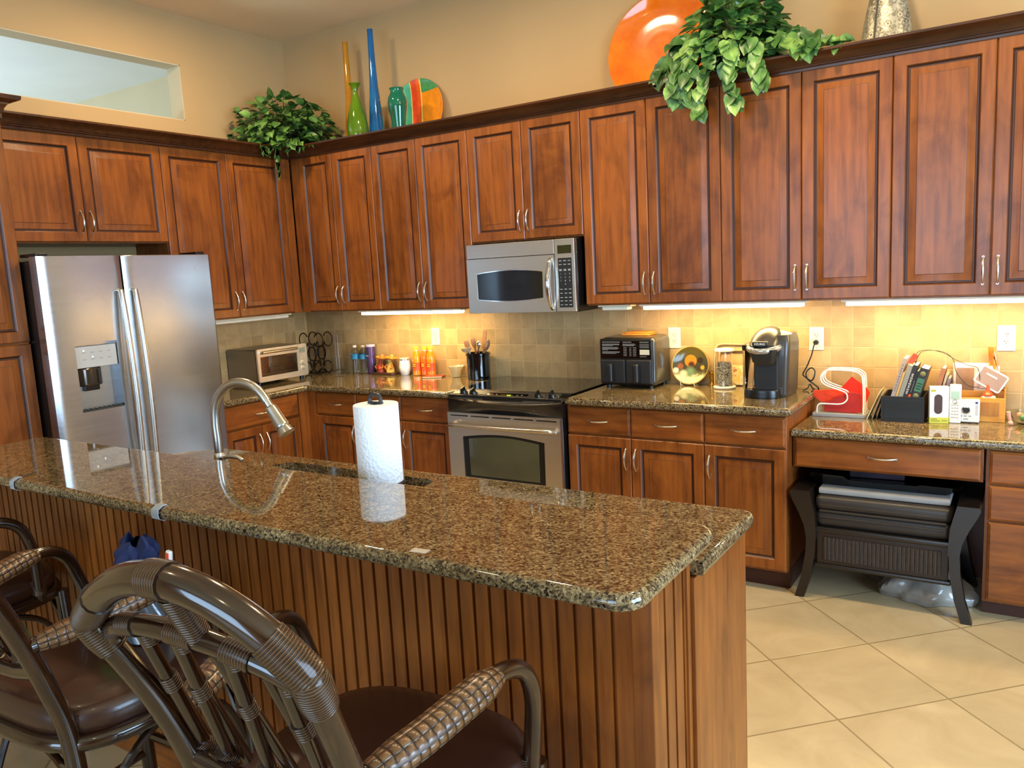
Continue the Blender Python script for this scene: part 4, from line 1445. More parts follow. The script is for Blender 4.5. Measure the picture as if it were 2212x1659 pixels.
# figurines with sombreros on a base
fg = thing('figurine', 'little pottery figurine pair wearing sombreros on a dark base', 'figurine', (.845, -.065, CZ))
M().prism([(-.105, -.035), (-.02, -.045), (0, -.04), (.085, -.045), (.105, -.03), (.10, .03), (-.1, .03)], 'xy', 0, .018, .003).obj('base', P('dark_clay', '#4a2c1a', .5), fg)
M_CLAY = P('orange_clay', '#c9742a', .45, var=.15)
for sx, col in ((-.045, '#b0472c'), (.045, '#d9b04c')):
    b = M().lathe([(0, .018), (.030, .018), (.031, .03), (.024, .055), (.016, .085), (.010, .092), (0, .093)], (sx, -.003, 0), 18)
    b.ball((sx, -.006, .103), .015, 12)
    bo = b.obj('figure', P('figure_clay', col, .5, var=.2), fg)
    M().tube([(sx-.02, -.006, .075), (sx-.036, -.02, .055), (sx-.018, -.03, .045)], .007, 8).obj('arm', M_CLAY, bo)
    M().tube([(sx+.02, -.006, .075), (sx+.036, -.02, .055), (sx+.018, -.03, .045)], .007, 8).obj('arm', M_CLAY, bo)
    h = M().lathe([(.012, .112), (.030, .114), (.046, .124), (.047, .127), (.030, .118), (.017, .119), (.015, .142), (.010, .149), (0, .150)], (0, 0, 0), 24)
    h.xf(Matrix.Translation((sx, -.006, 0)) @ Matrix.Rotation(.18, 4, 'Y'))
    h.obj('sombrero', P('straw_orange', '#d08a34', .5, var=.15), bo)
M().lathe([(0, 0), (.020, -.002), (.022, -.006), (.016, -.010), (0, -.011)], (-.03, -.034, .05), 14, axis='y', sx=.5).obj('guitar', P('red_lacquer', '#c2331c', .3), fg)
# white stemless tumbler
tb = thing('wine_tumbler', 'white stemless wine tumbler with lid between figurines and juice bottles', 'tumbler', (1.022, -.06, CZ))
M().lathe([(0, 0), (.027, 0), (.030, .003), (.042, .04), (.043, .065), (.036, .105), (.0345, .112), (0, .112)], n=32).obj('body', P('white_enamel', '#e4e4e6', .25, coat=.4), tb)
M().lathe([(.035, .112), (.0375, .113), (.0375, .121), (.034, .1245), (0, .1245)], n=32).obj('lid', P('clear_grey_lid', '#b9b5ab', .2), tb)
M().lathe([(.0352, .106), (.0362, .107), (.0356, .112), (.0345, .112)], n=32).obj('steel_rim', M_CHROME, tb)
# juice bottles
def juice(x, y, hue, label):
    r = thing('juice_bottle', label, 'bottle', (x, y, CZ), 0, 'orange juice bottles')
    pr = [(0, .003), (.024, 0), (.029, .004), (.030, .02), (.0275, .06), (.030, .10), (.030, .125), (.026, .150), (.0165, .172), (.0145, .178), (.0145, .184), (0, .184)]
    M().lathe(pr, n=26).obj('bottle', P('orange_juice', hue, .12, coat=.6, var=.12), r)
    M().lathe([(.0302, .035), (.0288, .055), (.0288, .07), (.0302, .092), (.0306, .092), (.0292, .07), (.0292, .055), (.0306, .035)], n=26).obj('wrapper', P('orange_red_label', '#e0571a', .4, var=.4), r)
    M().lathe([(.0145, .168), (.0155, .169), (.0155, .180), (.0145, .180)], n=20).obj('neck_ring', M_WPLAS, r)
    M().cyl((0, 0, 0), .0165, .182, .202, 18, b=.002).obj('cap', P('yellow_cap', '#f0c81e', .35), r)
    for z, w in ((.078, .022), (.066, .026)):
        M().box(-w/2, w/2, -.0312, -.0306, z, z+.005).obj('lettering', P('juice_lettering', '#f6d33a', .5), r)
juice(1.132, -.060, '#f08a12', 'left juice bottle with yellow cap')
juice(1.197, -.045, '#ee6a12', 'middle juice bottle, slightly set back between the other two')
juice(1.262, -.062, '#f0860f', 'right juice bottle with yellow cap, next to the red booklet')
# booklet
m = M().box(-.07, .07, -.045, .045, 0, .010, .001, 1)
o = m.obj('booklet', [P('red_brown_cover', '#8c3a26', .5)])
pg_ = M().box(-.069, .069, -.046, .044, .001, .009, .0005, 1).obj('pages', P('page_edges', '#c9a888', .8), o)
o.location = (1.325, -.118, CZ)
o.rotation_euler = (0, 0, .35)
tag(o, 'small red booklet lying on the counter in front of the juice bottles', 'booklet')
# crystal bowl with flared scalloped rim
o = M().lathe([(0, .004), (.022, 0), (.028, .002), (.030, .012), (.036, .034), (.040, .050), (.056, .074), (.0535, .075), (.037, .052), (.032, .034), (.026, .016), (0, .012)], n=48, wob=lambda a, z: 1+.10*math.cos(6*a)*max(0, (z-.03)/.045)).obj('glass_bowl', P('crystal', '#efe8cf', .12, coat=.6, Transmission_Weight=.65, IOR=1.3))
o.location = (1.482, -.07, CZ)
tag(o, 'small crystal bowl with flared rim left of the utensil crock', 'bowl')
# utensil crock and utensils
ck = M().lathe([(0, 0), (.072, 0), (.076, .004), (.077, .155), (.082, .158), (.083, .172), (.079, .175), (.072, .172), (.071, .02), (0, .016)], n=40)
o = ck.obj('utensil_crock', P('black_glaze', '#0b0c0d', .1, coat=.6))
o.location = (1.70, -.115, CZ)
tag(o, 'glossy black crock full of cooking utensils beside the range', 'crock')
M_WSP = P('wooden_spoon', '#a9794f', .5, var=.15)
M_DSP = P('brown_nylon', '#7d5b44', .4)
M_TAN = P('tan_nylon', '#c2a27e', .4)
def utensil(name, mat, dx, tilt, yaw, head, label, L_=.27):
    hs_ = .82
    m = M().tube([(0, 0, 0), (0, 0, L_*.62)], .0062, 8)
    if head == 'spoon':
        m.lathe([(0, 0), (.008, .006), (.017, .025), (.021, .045), (.018, .066), (.010, .078), (0, .082)], (0, 0, L_*.60), 18, sy=.35)
    elif head == 'spat':
        m.prism([(-.008, L_*.6), (.008, L_*.6), (.016, L_*.72), (.017, L_*1.0), (.008, L_*1.04), (-.014, L_*1.02), (-.016, L_*.72)], 'xz', -.003, .003, .001)
    elif head == 'ladle':
        m.lathe([(0, -.022), (.02, -.018), (.032, -.004), (.036, .008), (.033, .008), (.029, -.002), (.018, -.014), (0, -.018)], (-.025, 0, L_*.68), 20)
        m.tube([(0, 0, L_*.6), (-.002, 0, L_*.7), (.008, 0, L_*.72)], .005, 8)
    elif head == 'small':
        m.lathe([(0, 0), (.008, .004), (.015, .02), (.013, .04), (0, .05)], (0, 0, L_*.6), 14, sy=.35)
    o = m.obj(name, mat)
    o.location = (1.70+dx[0], -.115+dx[1], CZ+.02)
    o.rotation_euler = (dx[2] if len(dx) > 2 else 0, tilt, yaw)
    tag(o, label, 'utensil', 'utensils in the black crock')
    return o
utensil('serving_spoon', M_DSP, (.002, -.02), -.33, 0, 'spoon', 'brown serving spoon leaning left in the crock', .29)
utensil('cooking_spoon', M_DSP, (.005, .025), -.24, 0, 'spoon', 'brown spoon standing behind the left serving spoon', .30)
utensil('ladle', M_TAN, (-.012, -.056), -.08, 0, 'ladle', 'tan ladle with its bowl turned forward in the crock', .27)
utensil('metal_spoon', M_CHROME, (.0, .0), .04, 0, 'small', 'shiny metal spoon in the middle of the crock', .30)
utensil('spatula', M_WSP, (.01, .02), .14, 0, 'spat', 'narrow tan wooden spatula standing in the crock', .29)
u_ = utensil('slotted_spoon', M_DSP, (-.002, .004), .36, 0, 'spoon', 'brown spoon with cut-out leaning right in the crock', .29)
lettering('3', .036, P('cut_out_light', '#c9ad88', .6), u_, (0, -.0085, .29*.6+.045), FRONT, .0003, 'cut_out')

# air fryer
af = thing('air_fryer', 'black two-drawer air fryer right of the range', 'air fryer', (2.83, -.13, CZ))
# local: front y=-.13
M().box(-.168, .168, -.125, .115, .012, .288, .03, 4).obj('housing', P('dark_grey_housing', '#3a352c', .28, coat=.3), af)
M().box(-.165, .160, -.140, -.118, .02, .282, .012, 3).obj('front', M_BLACK, af)
for i, x in enumerate((-.083, .075)):
    d = M().box(x-.077, x+.077, -.150, -.132, .028, .165, .010, 3).obj('drawer', M_BLACKM, af)
    M().box(x-.022, x+.012, -.185, -.148, .035, .145, .012, 3).obj('handle', P('drawer_handle_black', '#17181a', .35), d)
pnl = M().box(-.156, .148, -.1425, -.139, .172, .272, .004).obj('control_panel', M_BGLASS, af)
rows = []
def txt_line(x0, x1, z, h=.0035):
    M().box(x0, x1, -.1431, -.1424, z, z+h*.7).obj('lettering', M_FINE, pnl)
for z, x1 in ((.262, -.035), (.252, -.038), (.247, -.040), (.242, -.08), (.233, -.05), (.228, -.042), (.223, -.05), (.218, -.11), (.208, -.036), (.203, -.04), (.198, -.06)):
    txt_line(-.146, x1, z, .005 if z > .26 else .003)
for z, x1 in ((.262, .035), (.252, .055), (.247, .062), (.242, .05)):
    txt_line(-.018, x1, z, .005 if z > .26 else .003)
for z in (.231, .222, .213, .204, .195, .186):
    for a, b in ((-.014, .006), (.022, .034), (.044, .064)):
        txt_line(a, b, z)
for z in (.262, .252, .245, .238, .231):
    txt_line(.085, .14, z, .005 if z > .26 else .003)
txt_line(.085, .125, .182)
M().box(.085, .142, -.1432, -.1424, .193, .222).obj('sticker', P('pale_sticker', '#c9c2a8', .6), pnl)
for x in (-.13, .13):
    for y in (-.1, .09):
        M().cyl((x, y, 0), .014, 0, .014, 12).obj('foot', M_BLACK, af)
m = M().box(-.085, .085, -.055, .055, 0, .012, .004)
m.box(-.07, .09, -.05, .05, .012, .02, .004)
o = m.obj('pot_holder', P('amber_fabric', '#d98a2c', .8, var=.2))
o.location = (2.835, -.10, CZ+.2885)
tag(o, 'folded amber pot holder lying on top of the air fryer', 'pot holder')

# decorative plate on a small stand
def scene_plate_mat():
    g = N('painted_plate')
    v = g.coord()
    sep = g.n('ShaderNodeSeparateXYZ')
    g.l(v, sep.inputs[0])
    f = g.noise(v, 34, 4, .6, .6)
    mr = g.n('ShaderNodeMapRange')
    mr.inputs['From Min'].default_value = -.11
    mr.inputs['From Max'].default_value = .11
    g.l(sep.outputs[2], mr.inputs[0])
    ad = g.n('ShaderNodeMath', operation='MULTIPLY_ADD')
    ad.inputs[1].default_value = .34
    ad.inputs[2].default_value = -.17
    g.l(f, ad.inputs[0])
    s2_ = g.n('ShaderNodeMath', operation='ADD')
    g.l(mr.outputs[0], s2_.inputs[0])
    g.l(ad.outputs[0], s2_.inputs[1])
    c = g.ramp(s2_.outputs[0], [(.0, '#d8dcae'), (.2, '#d2d4a4'), (.3, '#6f6a45'), (.42, '#3c3324'), (.6, '#3f3f2c'), (.75, '#514a22'), (1, '#5c4f26')])
    # orange disc in the middle
    def disc(cx, cz, r, col, c0, soft=.002):
        d = g.n('ShaderNodeVectorMath', operation='DISTANCE')
        g.l(v, d.inputs[0])
        d.inputs[1].default_value = (cx, .009, cz)
        q = g.n('ShaderNodeMapRange')
        q.inputs['From Min'].default_value = r
        q.inputs['From Max'].default_value = r-soft
        g.l(d.outputs['Value'], q.inputs[0])
        return g.mix(q.outputs[0], c0, col)
    c = disc(-.002, .026, .036, '#c97a24', c)
    c = disc(.004, .004, .026, '#4a2f1c', c, .012)
    c = disc(-.002, -.034, .036, '#6f8a66', c, .024)
    c = disc(-.04, -.05, .03, '#c9cfa4', c, .02)
    c = disc(-.06, -.005, .020, '#8a4a22', c, .006)
    c = disc(.055, .03, .02, '#2e1e18', c, .006)
    c = disc(.07, -.01, .016, '#b79a3c', c, .008)
    c = disc(-.085, -.03, .02, '#cfc9b0', c, .008)
    g.l(c, g.b.inputs['Base Color'])
    g.set(Roughness=.12, Coat_Weight=.6)
    return g.m
def round_plate(R, depth, mat, name, rim=None, th=.006):
    pr = [(0, depth), (R*.3, depth*.97), (R*.55, depth*.84), (R*.75, depth*.58), (R*.9, depth*.25), (R*.98, .0), (R, .002), (R*.985, th), (R*.75, depth*.58+th), (R*.4, depth*.93+th), (0, depth+th)]
    m = M().lathe([(r, z) for r, z in pr], (0, 0, 0), 64, axis='y')
    return m.obj(name, mat)
o = round_plate(.108, .012, scene_plate_mat(), 'decorative_plate')
M().lathe([(.104, -.001), (.109, -.0015), (.109, .004), (.104, .0062)], (0, 0, 0), 64, axis='y').obj('gold_rim', P('gold_rim', '#d8b45c', .25, .6), o)
o.location = (3.127, -.062, CZ+.112)
o.rotation_euler = (-.22, 0, 0)
tag(o, 'round collector plate with a dark painted scene and pale lower edge', 'plate')
st = M()
for x in (-.04, .04):
    st.tube([(x, -.055, .004), (x, -.045, .002), (x, .03, .002), (x*.5, .045, .09)], .0025, 6)
    st.tube([(x, -.055, .004), (x, -.056, .022)], .0025, 6)
st.tube([(-.04, .02, .002), (.04, .02, .002)], .0025, 6)
o = st.obj('plate_stand', P('clear_acrylic', '#cfc7a8', .15, coat=.5))
o.location = (3.127, -.055, CZ)
tag(o, 'small clear easel holding the collector plate', 'stand')
# brass lighter shaped ornament
o = M().lathe([(0, 0), (.022, 0), (.022, .006), (.012, .012), (.011, .03), (.014, .04), (.012, .06), (.016, .068), (.012, .078), (0, .082)], n=18).obj('brass_candlestick', P('brass', '#b8862c', .25, .8))
o.location = (3.245, -.04, CZ)
tag(o, 'little brass candlestick between the collector plate and the jar', 'ornament')
# clear jar of sparkling beads with white lid
jr = thing('bead_lamp', 'clear jar of sparkling glass with a white lid left of the coffee maker', 'jar', (3.345, -.128, CZ))
M().lathe([(0, 0), (.056, 0), (.060, .004), (.060, .010), (.054, .014), (0, .014)], n=36).obj('base', P('jar_base_white', '#d8d2c0', .3), jr)
g = N('sparkling_glass')
vo = g.n('ShaderNodeTexVoronoi')
vo.inputs['Scale'].default_value = 170
g.l(g.coord(), vo.inputs['Vector'])
sp_ = g.n('ShaderNodeSeparateColor')
g.l(vo.outputs['Color'], sp_.inputs[0])
g.l(g.ramp(sp_.outputs[0], [(.1, '#6c6654'), (.5, '#b8b098'), (.9, '#f4efdc')]), g.b.inputs['Base Color'])
g.set(Roughness=.15, Coat_Weight=.7)
g.bump(vo.outputs['Distance'], 1, .006)
M().lathe([(0, .014), (.040, .014), (.042, .03), (.039, .05), (.044, .07), (.039, .09), (.043, .11), (.036, .135), (.036, .146), (0, .148)], n=36).obj('bead_fill', g.m, jr)
M().lathe([(.047, .014), (.046, .10), (.042, .14), (.046, .150), (.046, .205), (.044, .205), (.044, .152), (.040, .14), (.044, .10), (.045, .014)], n=36).obj('glass_wall', M_GLASS, jr)
M().lathe([(.048, .203), (.052, .205), (.052, .213), (.046, .216), (0, .217)], n=36).obj('lid', P('white_lid', '#f2efe6', .4), jr)
# card with a flower print in a bent metal handle frame, leaning on the wall
fl = thing('wire_tray', 'bent metal tray leaning on the backsplash behind the jar and coffee maker', 'tray', (3.41, -.036, CZ))
fr_ = bez([(-.145, -.012, .004), (-.148, -.006, .12), (-.145, .012, .205), (-.115, .018, .228), (.0, .018, .228), (.115, .018, .228), (.145, .012, .205), (.148, -.006, .12), (.145, -.012, .004)], 60)
M().tube(fr_, .006, 10).obj('handle', P('pale_gold_metal', '#d9bd82', .3, .7), fl)
fr_ = bez([(-.128, -.008, .10), (-.126, .008, .170), (-.105, .014, .192), (.105, .014, .192), (.126, .008, .170), (.128, -.008, .10)], 40)
M().tube(fr_, .005, 10).obj('inner_bar', P('pale_gold_metal', '#d9bd82', .3, .7), fl)
g = N('flower_print')
v = g.coord()
f = g.noise(v, 22, 3, .5, 1.2)
g.l(g.ramp(f, [(.34, '#e8c24a'), (.44, '#f0d890'), (.52, '#efe0b0'), (.60, '#d9805a'), (.68, '#6e8a56')]), g.b.inputs['Base Color'])
g.set(Roughness=.4)
cd = M().box(-.135, .135, -.004, .0, .004, .115, .001)
cd.xf(Matrix.Rotation(-.1, 4, 'X'))
cd.obj('flower_card', g.m, fl)
o = M().lathe([(0, 0), (.018, 0), (.020, .003), (.020, .07), (.016, .08), (.008, .084), (.008, .10), (0, .101)], n=20).obj('sugar_bottle', P('white_bottle_plastic', '#dcd9cc', .35))
o.location = (3.472, -.125, CZ)
tag(o, 'small white bottle half hidden left of the coffee maker', 'bottle')

# coffee maker
kg = thing('coffee_maker', 'black and silver single-cup coffee maker under the wall cabinets', 'coffee maker', (3.625, -.262, CZ))
M_KG = P('coffee_maker_grey', '#352f28', .33, coat=.15)
M_KS = P('coffee_maker_silver', '#b9b4a8', .22, .7)
# body: rounded column on the right and back, local front y=-.14
bl = []
for z, x0, x1, y0, y1 in ((0.0, -.045, .105, -.10, .125), (.02, -.05, .112, -.105, .13), (.2, -.055, .118, -.105, .13), (.27, -.06, .12, -.10, .125), (.31, -.06, .112, -.085, .11)):
    bl.append([(p[0], p[1], z) for p in rrect(x0, x1, y0, y1, .03, 5)])
M().rings(bl).obj('body', M_KG, kg)
M().box(-.052, .068, -.112, -.09, .03, .25, .008, 3).obj('front_panel', P('soft_black', '#191714', .5), kg)
dt = []
for z, k in ((0, 1.0), (.012, 1.02), (.034, 1.0), (.042, .96)):
    dt.append([(-.01+.092*k*math.cos(a)*(.95), -.115+.055*k*math.sin(a), z) for a in [2*PI*i/36 for i in range(36)]])
M().rings(dt).obj('drip_tray', M_BLACK, kg)
tk = []
for z, w in ((.04, .034), (.05, .036), (.22, .042), (.235, .042)):
    tk.append([(p[0], p[1], z) for p in rrect(-.112, -.112+2*w*.82, -.115, .10, .028, 4)])
M().rings(tk).obj('water_tank', glass('smoky_tank', '#d8cdb4', .03), kg)
M().rings([[(p[0], p[1], z) for p in rrect(-.116, -.04, -.118, .104, .03, 4)] for z in (.235, .25, .262)]).obj('tank_lid', M_BLACK, kg)
# brew head
hd = []
for z, x0, x1, y0, y1 in ((.165, -.03, .05, -.15, -.05), (.185, -.048, .06, -.165, -.04), (.245, -.062, .072, -.172, -.02)):
    hd.append([(p[0], p[1], z) for p in rrect(x0, x1, y0, y1, .02, 5)])
M().rings(hd).obj('brew_head', P('soft_black', '#23201a', .4), kg)
# domed lid
dl_ = M()
def dome(u, v):
    a = 2*PI*u
    b = v*PI/2
    rx, ry, hz = .078, .105, .085
    k = math.cos(b)**.8
    return (-.004+rx*k*math.cos(a)+0.01*math.sin(b), -.062+ry*k*math.sin(a)*(1.0)+.05*math.sin(b), .262+hz*math.sin(b))
dl_.grid(dome, 40, 12)
dlo = dl_.obj('lid', M_KG, kg)
rim = [(-.004+.082*math.cos(a), -.062+.113*math.sin(a), .256-.018*max(0, -math.sin(a))) for a in [PI+PI*i/24 for i in range(25)]]
M().tube(rim, [.006]+[.0125]*23+[.006], 12, flat=1.25).obj('silver_handle', M_KS, kg)
bx_ = M().box(-.045, .035, -.170, -.12, .262, .286, .008, 3)
bx_.obj('badge_block', P('badge_black', '#221f1b', .3), dlo)
lettering('KEURIG', .0155, P('badge_letters', '#d8d2c4', .4), kg, (-.005, -.1708, .273), FRONT, .0003)
cp_ = M().box(.0, .06, -.05, .05, -.004, .004, .003)
mt = Matrix.Translation((.085, -.055, .292)) @ Matrix.Rotation(.62, 4, 'X') @ Matrix.Rotation(.35, 4, 'Y') @ Matrix.Translation((-.03, 0, 0))
cp_.xf(mt)
cpo = cp_.obj('control_panel', P('panel_brown_grey', '#5a4c40', .25, coat=.4), kg)
for i, (a, b) in enumerate(((.008, -.038), (.026, -.04), (.046, -.04), (.05, -.015), (.05, 0))):
    m = M().lathe([(0, .0062), (.0055, .0058), (.0065, .004)], (a, b, 0), 14)
    m.xf(mt)
    m.obj('button', M_WPLAS, cpo)
for i in range(4):
    m = M().box(.014, .044, .012+.009*i, .014+.009*i, .004, .0046)
    m.xf(mt)
    m.obj('lettering', P('panel_legend', '#a89c88', .5), cpo)

# wall outlets
def outlet(x, z, label, zz=1):
    r = thing('wall_outlet', label, 'outlet', (x, -.0105, z), 0, 'outlets on the backsplash')
    M().box(-.037, .037, -.006, 0, -.060, .060, .003).obj('cover_plate', P('ivory_plastic', '#e8dfc4', .35), r)
    d = M().box(-.0175, .0175, -.0085, -.0058, -.034, .034, .0015).obj('receptacle', P('ivory_plastic', '#ddd4b8', .35), r)
    for s_ in (-1, 1):
        for sx in (-1, 1):
            M().box(sx*.006-.0012, sx*.006+.0012, -.0089, -.0084, s_*.018-.002, s_*.018+.007).obj('slot', M_DARKIN, d)
        M().lathe([(0, -.0003), (.0022, -.0002), (.0022, .0004)], (0, -.0088, s_*.018-.008), 10, axis='y').obj('ground_hole', M_DARKIN, d)
    for s_ in (-1, 1):
        M().lathe([(0, -.001), (.003, -.0006), (.0035, 0)], (0, -.006, s_*.049), 10, axis='y').obj('screw', M_NICK, r)
    return r
outlet(1.277, 1.184, 'outlet above the juice bottles left of the range')
outlet(3.019, 1.178, 'outlet above the collector plate')
outlet(3.799, 1.175, 'outlet right of the coffee maker with the black plug')
outlet(4.642, 1.179, 'outlet above the desk organizer at the right edge')
# power cord with plug
pc = thing('power_cord', 'black looped power cord plugged in right of the coffee maker', 'cord', (3.799, -.0195, 1.157))
M().lathe([(0, -.028), (.008, -.028), (.013, -.018), (.014, -.004), (.012, 0), (0, 0)], (0, 0, 0), 16, axis='y').xf(Matrix.Identity(4)).obj('plug', M_BLACK, pc)
cpts = bez([(0, -.028, -.002), (-.004, -.045, -.02), (-.012, -.05, -.06), (-.035, -.05, -.12), (-.055, -.05, -.16), (-.048, -.05, -.175), (-.01, -.055, -.195), (.005, -.05, -.15), (-.015, -.045, -.13), (-.04, -.05, -.155), (-.03, -.055, -.19), (.0, -.05, -.215), (.022, -.05, -.235), (.012, -.045, -.25), (-.008, -.05, -.235), (-.02, -.055, -.215), (-.026, -.075, -.232), (-.040, -.11, -.2385)], 120)
M().tube(cpts, .0035, 8).obj('cable', M_BLACK, pc)
# ------------------------------------------------------------------ things on the desk
DZZ = DZ+.0005
nh = thing('napkin_holder', 'white wire S-shaped napkin holder on a grey tray at the left end of the desk', 'napkin holder', (3.945, -.145, DZZ))
M().box(-.125, .125, -.065, .085, 0, .018, .003).obj('tray', P('grey_tray', '#8b8a88', .4), nh)
for i, y in enumerate((-.048, .0, .048)):
    p = bez([(-.105, y, .018), (-.104, y, .045), (-.088, y, .062), (.0, y, .064), (.030, y, .078), (.038, y, .10), (.026, y, .125), (-.03, y, .145), (-.075, y, .165), (-.088, y, .195), (-.072, y, .225), (-.04, y, .235), (.06, y, .232), (.098, y, .215), (.108, y, .185), (.112, y, .10), (.112, y, .018)], 110)
    M().tube(p, .0034, 8).obj('wire', P('white_wire', '#efe9dc', .35), nh)
# red napkins
def napkin(pts, label, col, loc, rot=(0, 0, 0), th=.006):
    m = M()
    m.prism(pts, 'xz', -th/2, th/2, .001, 1)
    o = m.obj('napkin', P('red_napkin', col, .85, var=.22))
    o.location = loc
    o.rotation_euler = rot
    return tag(o, label, 'napkin', 'red napkins in the wire holder')
napkin([(-.12, .07), (-.03, .085), (.045, .175), (.115, .12), (.13, .095), (.105, .02), (-.06, .03), (-.115, .05)], 'bright red napkin at the back of the holder, pointed at the top', '#d2230f', (3.945, -.145+.030, DZZ+.0195), (.0, 0, 0))
napkin([(-.13, .105), (-.02, .115), (.04, .10), (-.02, .055), (-.09, .045), (-.125, .075)], 'orange red napkin corner sticking out to the left of the holder', '#d93a14', (3.945, -.145-.018, DZZ+.0195), (0, 0, 0), .009)
napkin([(-.075, .005), (.07, .0), (.105, .005), (.095, .10), (.045, .105), (-.07, .045)], 'dark red folded napkin at the front of the holder', '#a81f18', (3.945, -.145-.034, DZZ+.0195), (0, 0, 0), .010)
# leaning envelopes
for i, (dx, lean, h, w, col, lab) in enumerate(((0, .40, .155, .13, '#dccf9c', 'cream envelope leaning left of the black book box, front one'), (.022, .34, .125, .12, '#b7b2ad', 'grey white envelope leaning behind the cream one'), (.040, .28, .115, .12, '#8d8782', 'greyish card leaning against the black book box'))):
    m = M().box(-.0015, .0015, -w/2, w/2, 0, h, .0005, 1)
    o = m.obj('envelope', P('envelope_paper', col, .8))
    o.location = (4.077+dx, -.16+.012*i, DZZ+.0008)
    o.rotation_euler = (0, lean, 0)
    tag(o, lab, 'envelope', 'papers leaning on the book box')
# black book box
bb = thing('book_box', 'black open-topped box holding books in the middle of the desk', 'box', (4.236, -.14, DZZ))
hb_ = .122
m = M().box(-.092, .092, -.108, -.100, 0, hb_).box(-.092, -.084, -.100, .10, 0, hb_).box(.084, .092, -.100, .10, 0, hb_).box(-.092, .092, .10, .108, 0, hb_).box(-.084, .084, -.10, .10, 0, .006)
m.obj('box_body', M_BLACKM, bb)
M().box(-.078, .078, -.1095, -.108, .018, .107, .0015).obj('front_panel', P('box_panel', '#0e110e', .5), bb)
# books stand slanted in the box (spine towards the viewer), each its own thing
def book(x, th, h, lean, col, label, page='#f3ead2', dep=.15, marks=None, y=-.232):
    x = BXX[0]
    BXX[0] += th/math.cos(lean)+.0016
    base = .0066+th*math.sin(lean)
    x += base*math.tan(lean)
    r = thing('book', label, 'book', (x, y, DZZ+base), 0, 'books in the black box')
    r.rotation_euler = (0, lean, 0)
    c = P('book_cover', col, .5, coat=.15)
    M().box(0, .002, 0, dep, 0, h).box(th-.002, th, 0, dep, 0, h).box(.002, th-.002, 0, .002, 0, h).obj('cover', c, r)
    M().box(.0025, th-.0025, .0025, dep-.004, .002, h-.003).obj('pages', P('book_pages', page, .9), r)
    for (z0, z1, w, colr) in marks or ():
        M().box(th/2-w/2, th/2+w/2, -.0006, .0004, z0, z1).obj('spine_lettering', P('spine_ink', colr, .6), r)
    return r
LN = .27
BXX = [4.1505]
def marks(z0, z1, n, w, col):
    d = (z1-z0)/n
    return [(z0+i*d, z0+i*d+d*(.55 if i % 3 else .8), w*(.6+.4*((i*7) % 3)/2), col) for i in range(n)]
book(4.150, .017, .305, LN, '#a89388', 'tall pinkish grey book at the left of the black box', marks=marks(.14, .28, 10, .008, '#7d6a66'))
book(4.1695, .010, .235, LN, '#c49a52', 'thin tan book second from the left in the black box')
book(4.1815, .020, .27, LN, '#8f8a7c', 'plain grey book with bright page tops in the black box')
book(4.2035, .018, .272, LN, '#2b2624', 'black book with large silver spine lettering', marks=marks(.13, .235, 11, .011, '#b5aea4'))
book(4.2235, .0105, .245, LN, '#1f1b1b', 'thin dark book with orange foot and dark spine lettering', marks=[(.115, .13, .010, '#e0551c')]+marks(.14, .2, 8, .006, '#6d6660'))
gb = book(4.2425, .036, .255, LN, '#262523', 'thick dark book with a green title panel', marks=[(.14, .205, .03, '#3f6a52'), (.165, .168, .022, '#86b394'), (.178, .181, .022, '#86b394'), (.152, .155, .02, '#86b394')])
M().lathe([(0, -.0009), (.011, -.0007), (.012, 0)], (.018, 0, .228), 10, axis='y').obj('spine_ornament', P('dull_gold', '#77733f', .5), gb)
M().lathe([(0, -.0009), (.011, -.0007), (.012, 0)], (.018, 0, .12), 10, axis='y').obj('spine_ornament', P('dull_gold', '#77733f', .5), gb)
# books and papers right of the box
def leaning(name, cat, x, th, h, lean, col, label, y, dep=.13, page=True, group='books beside the box'):
    r = thing(name, label, cat, (x, y, DZZ+.0004+th*math.sin(lean)), 0, group)
    r.rotation_euler = (0, lean, 0)
    M().box(0, .002, 0, dep, 0, h).box(th-.002, th, 0, dep, 0, h).box(.002, th-.002, 0, .002, 0, h).obj('cover', P('book_cover', col, .55, var=.2), r)
    M().box(.0025, th-.0025, .0025, dep-.004, .002, h-.003).obj('pages', P('book_pages', '#efe3c0', .9), r)
leaning('book', 'book', 4.334, .020, .255, .22, '#8e5a3c', 'brown mottled book leaning right of the black box', -.17)
leaning('book', 'book', 4.358, .010, .225, .22, '#b7a283', 'narrow beige book leaning behind the white phone box', -.155)
leaning('book', 'book', 4.3715, .012, .205, .22, '#7c6870', 'mauve book leaning behind the cordless handset', -.15)
o = M().box(-.012, .012, -.003, .003, 0, .05, .001).obj('bookmark', P('red_tab', '#d2431d', .5))
o.location = (4.262, -.205, DZZ+.277)
o.rotation_euler = (0, .5, 0)
tag(o, 'red tab sticking up between the books', 'bookmark')
# thin charger wires over the books
wc = thing('wire', 'thin dark cable looping over the books to the white charger', 'cable', (4.30, -.12, DZZ+.285))
M().tube(bez([(-.03, .02, -.03), (-.02, .02, .03), (.03, .02, .045), (.09, .03, .03), (.14, .03, 0), (.19, .03, -.025), (.235, .02, -.04), (.245, .02, -.10)], 60), .0016, 6).obj('strand', M_BLACK, wc)
M().tube(bez([(-.03, .03, -.03), (.0, .03, .035), (.08, .025, .038), (.13, .02, .005), (.15, .0, -.06), (.2, .0, -.12), (.245, .01, -.125)], 60), .0016, 6).obj('strand', M_BLACK, wc)
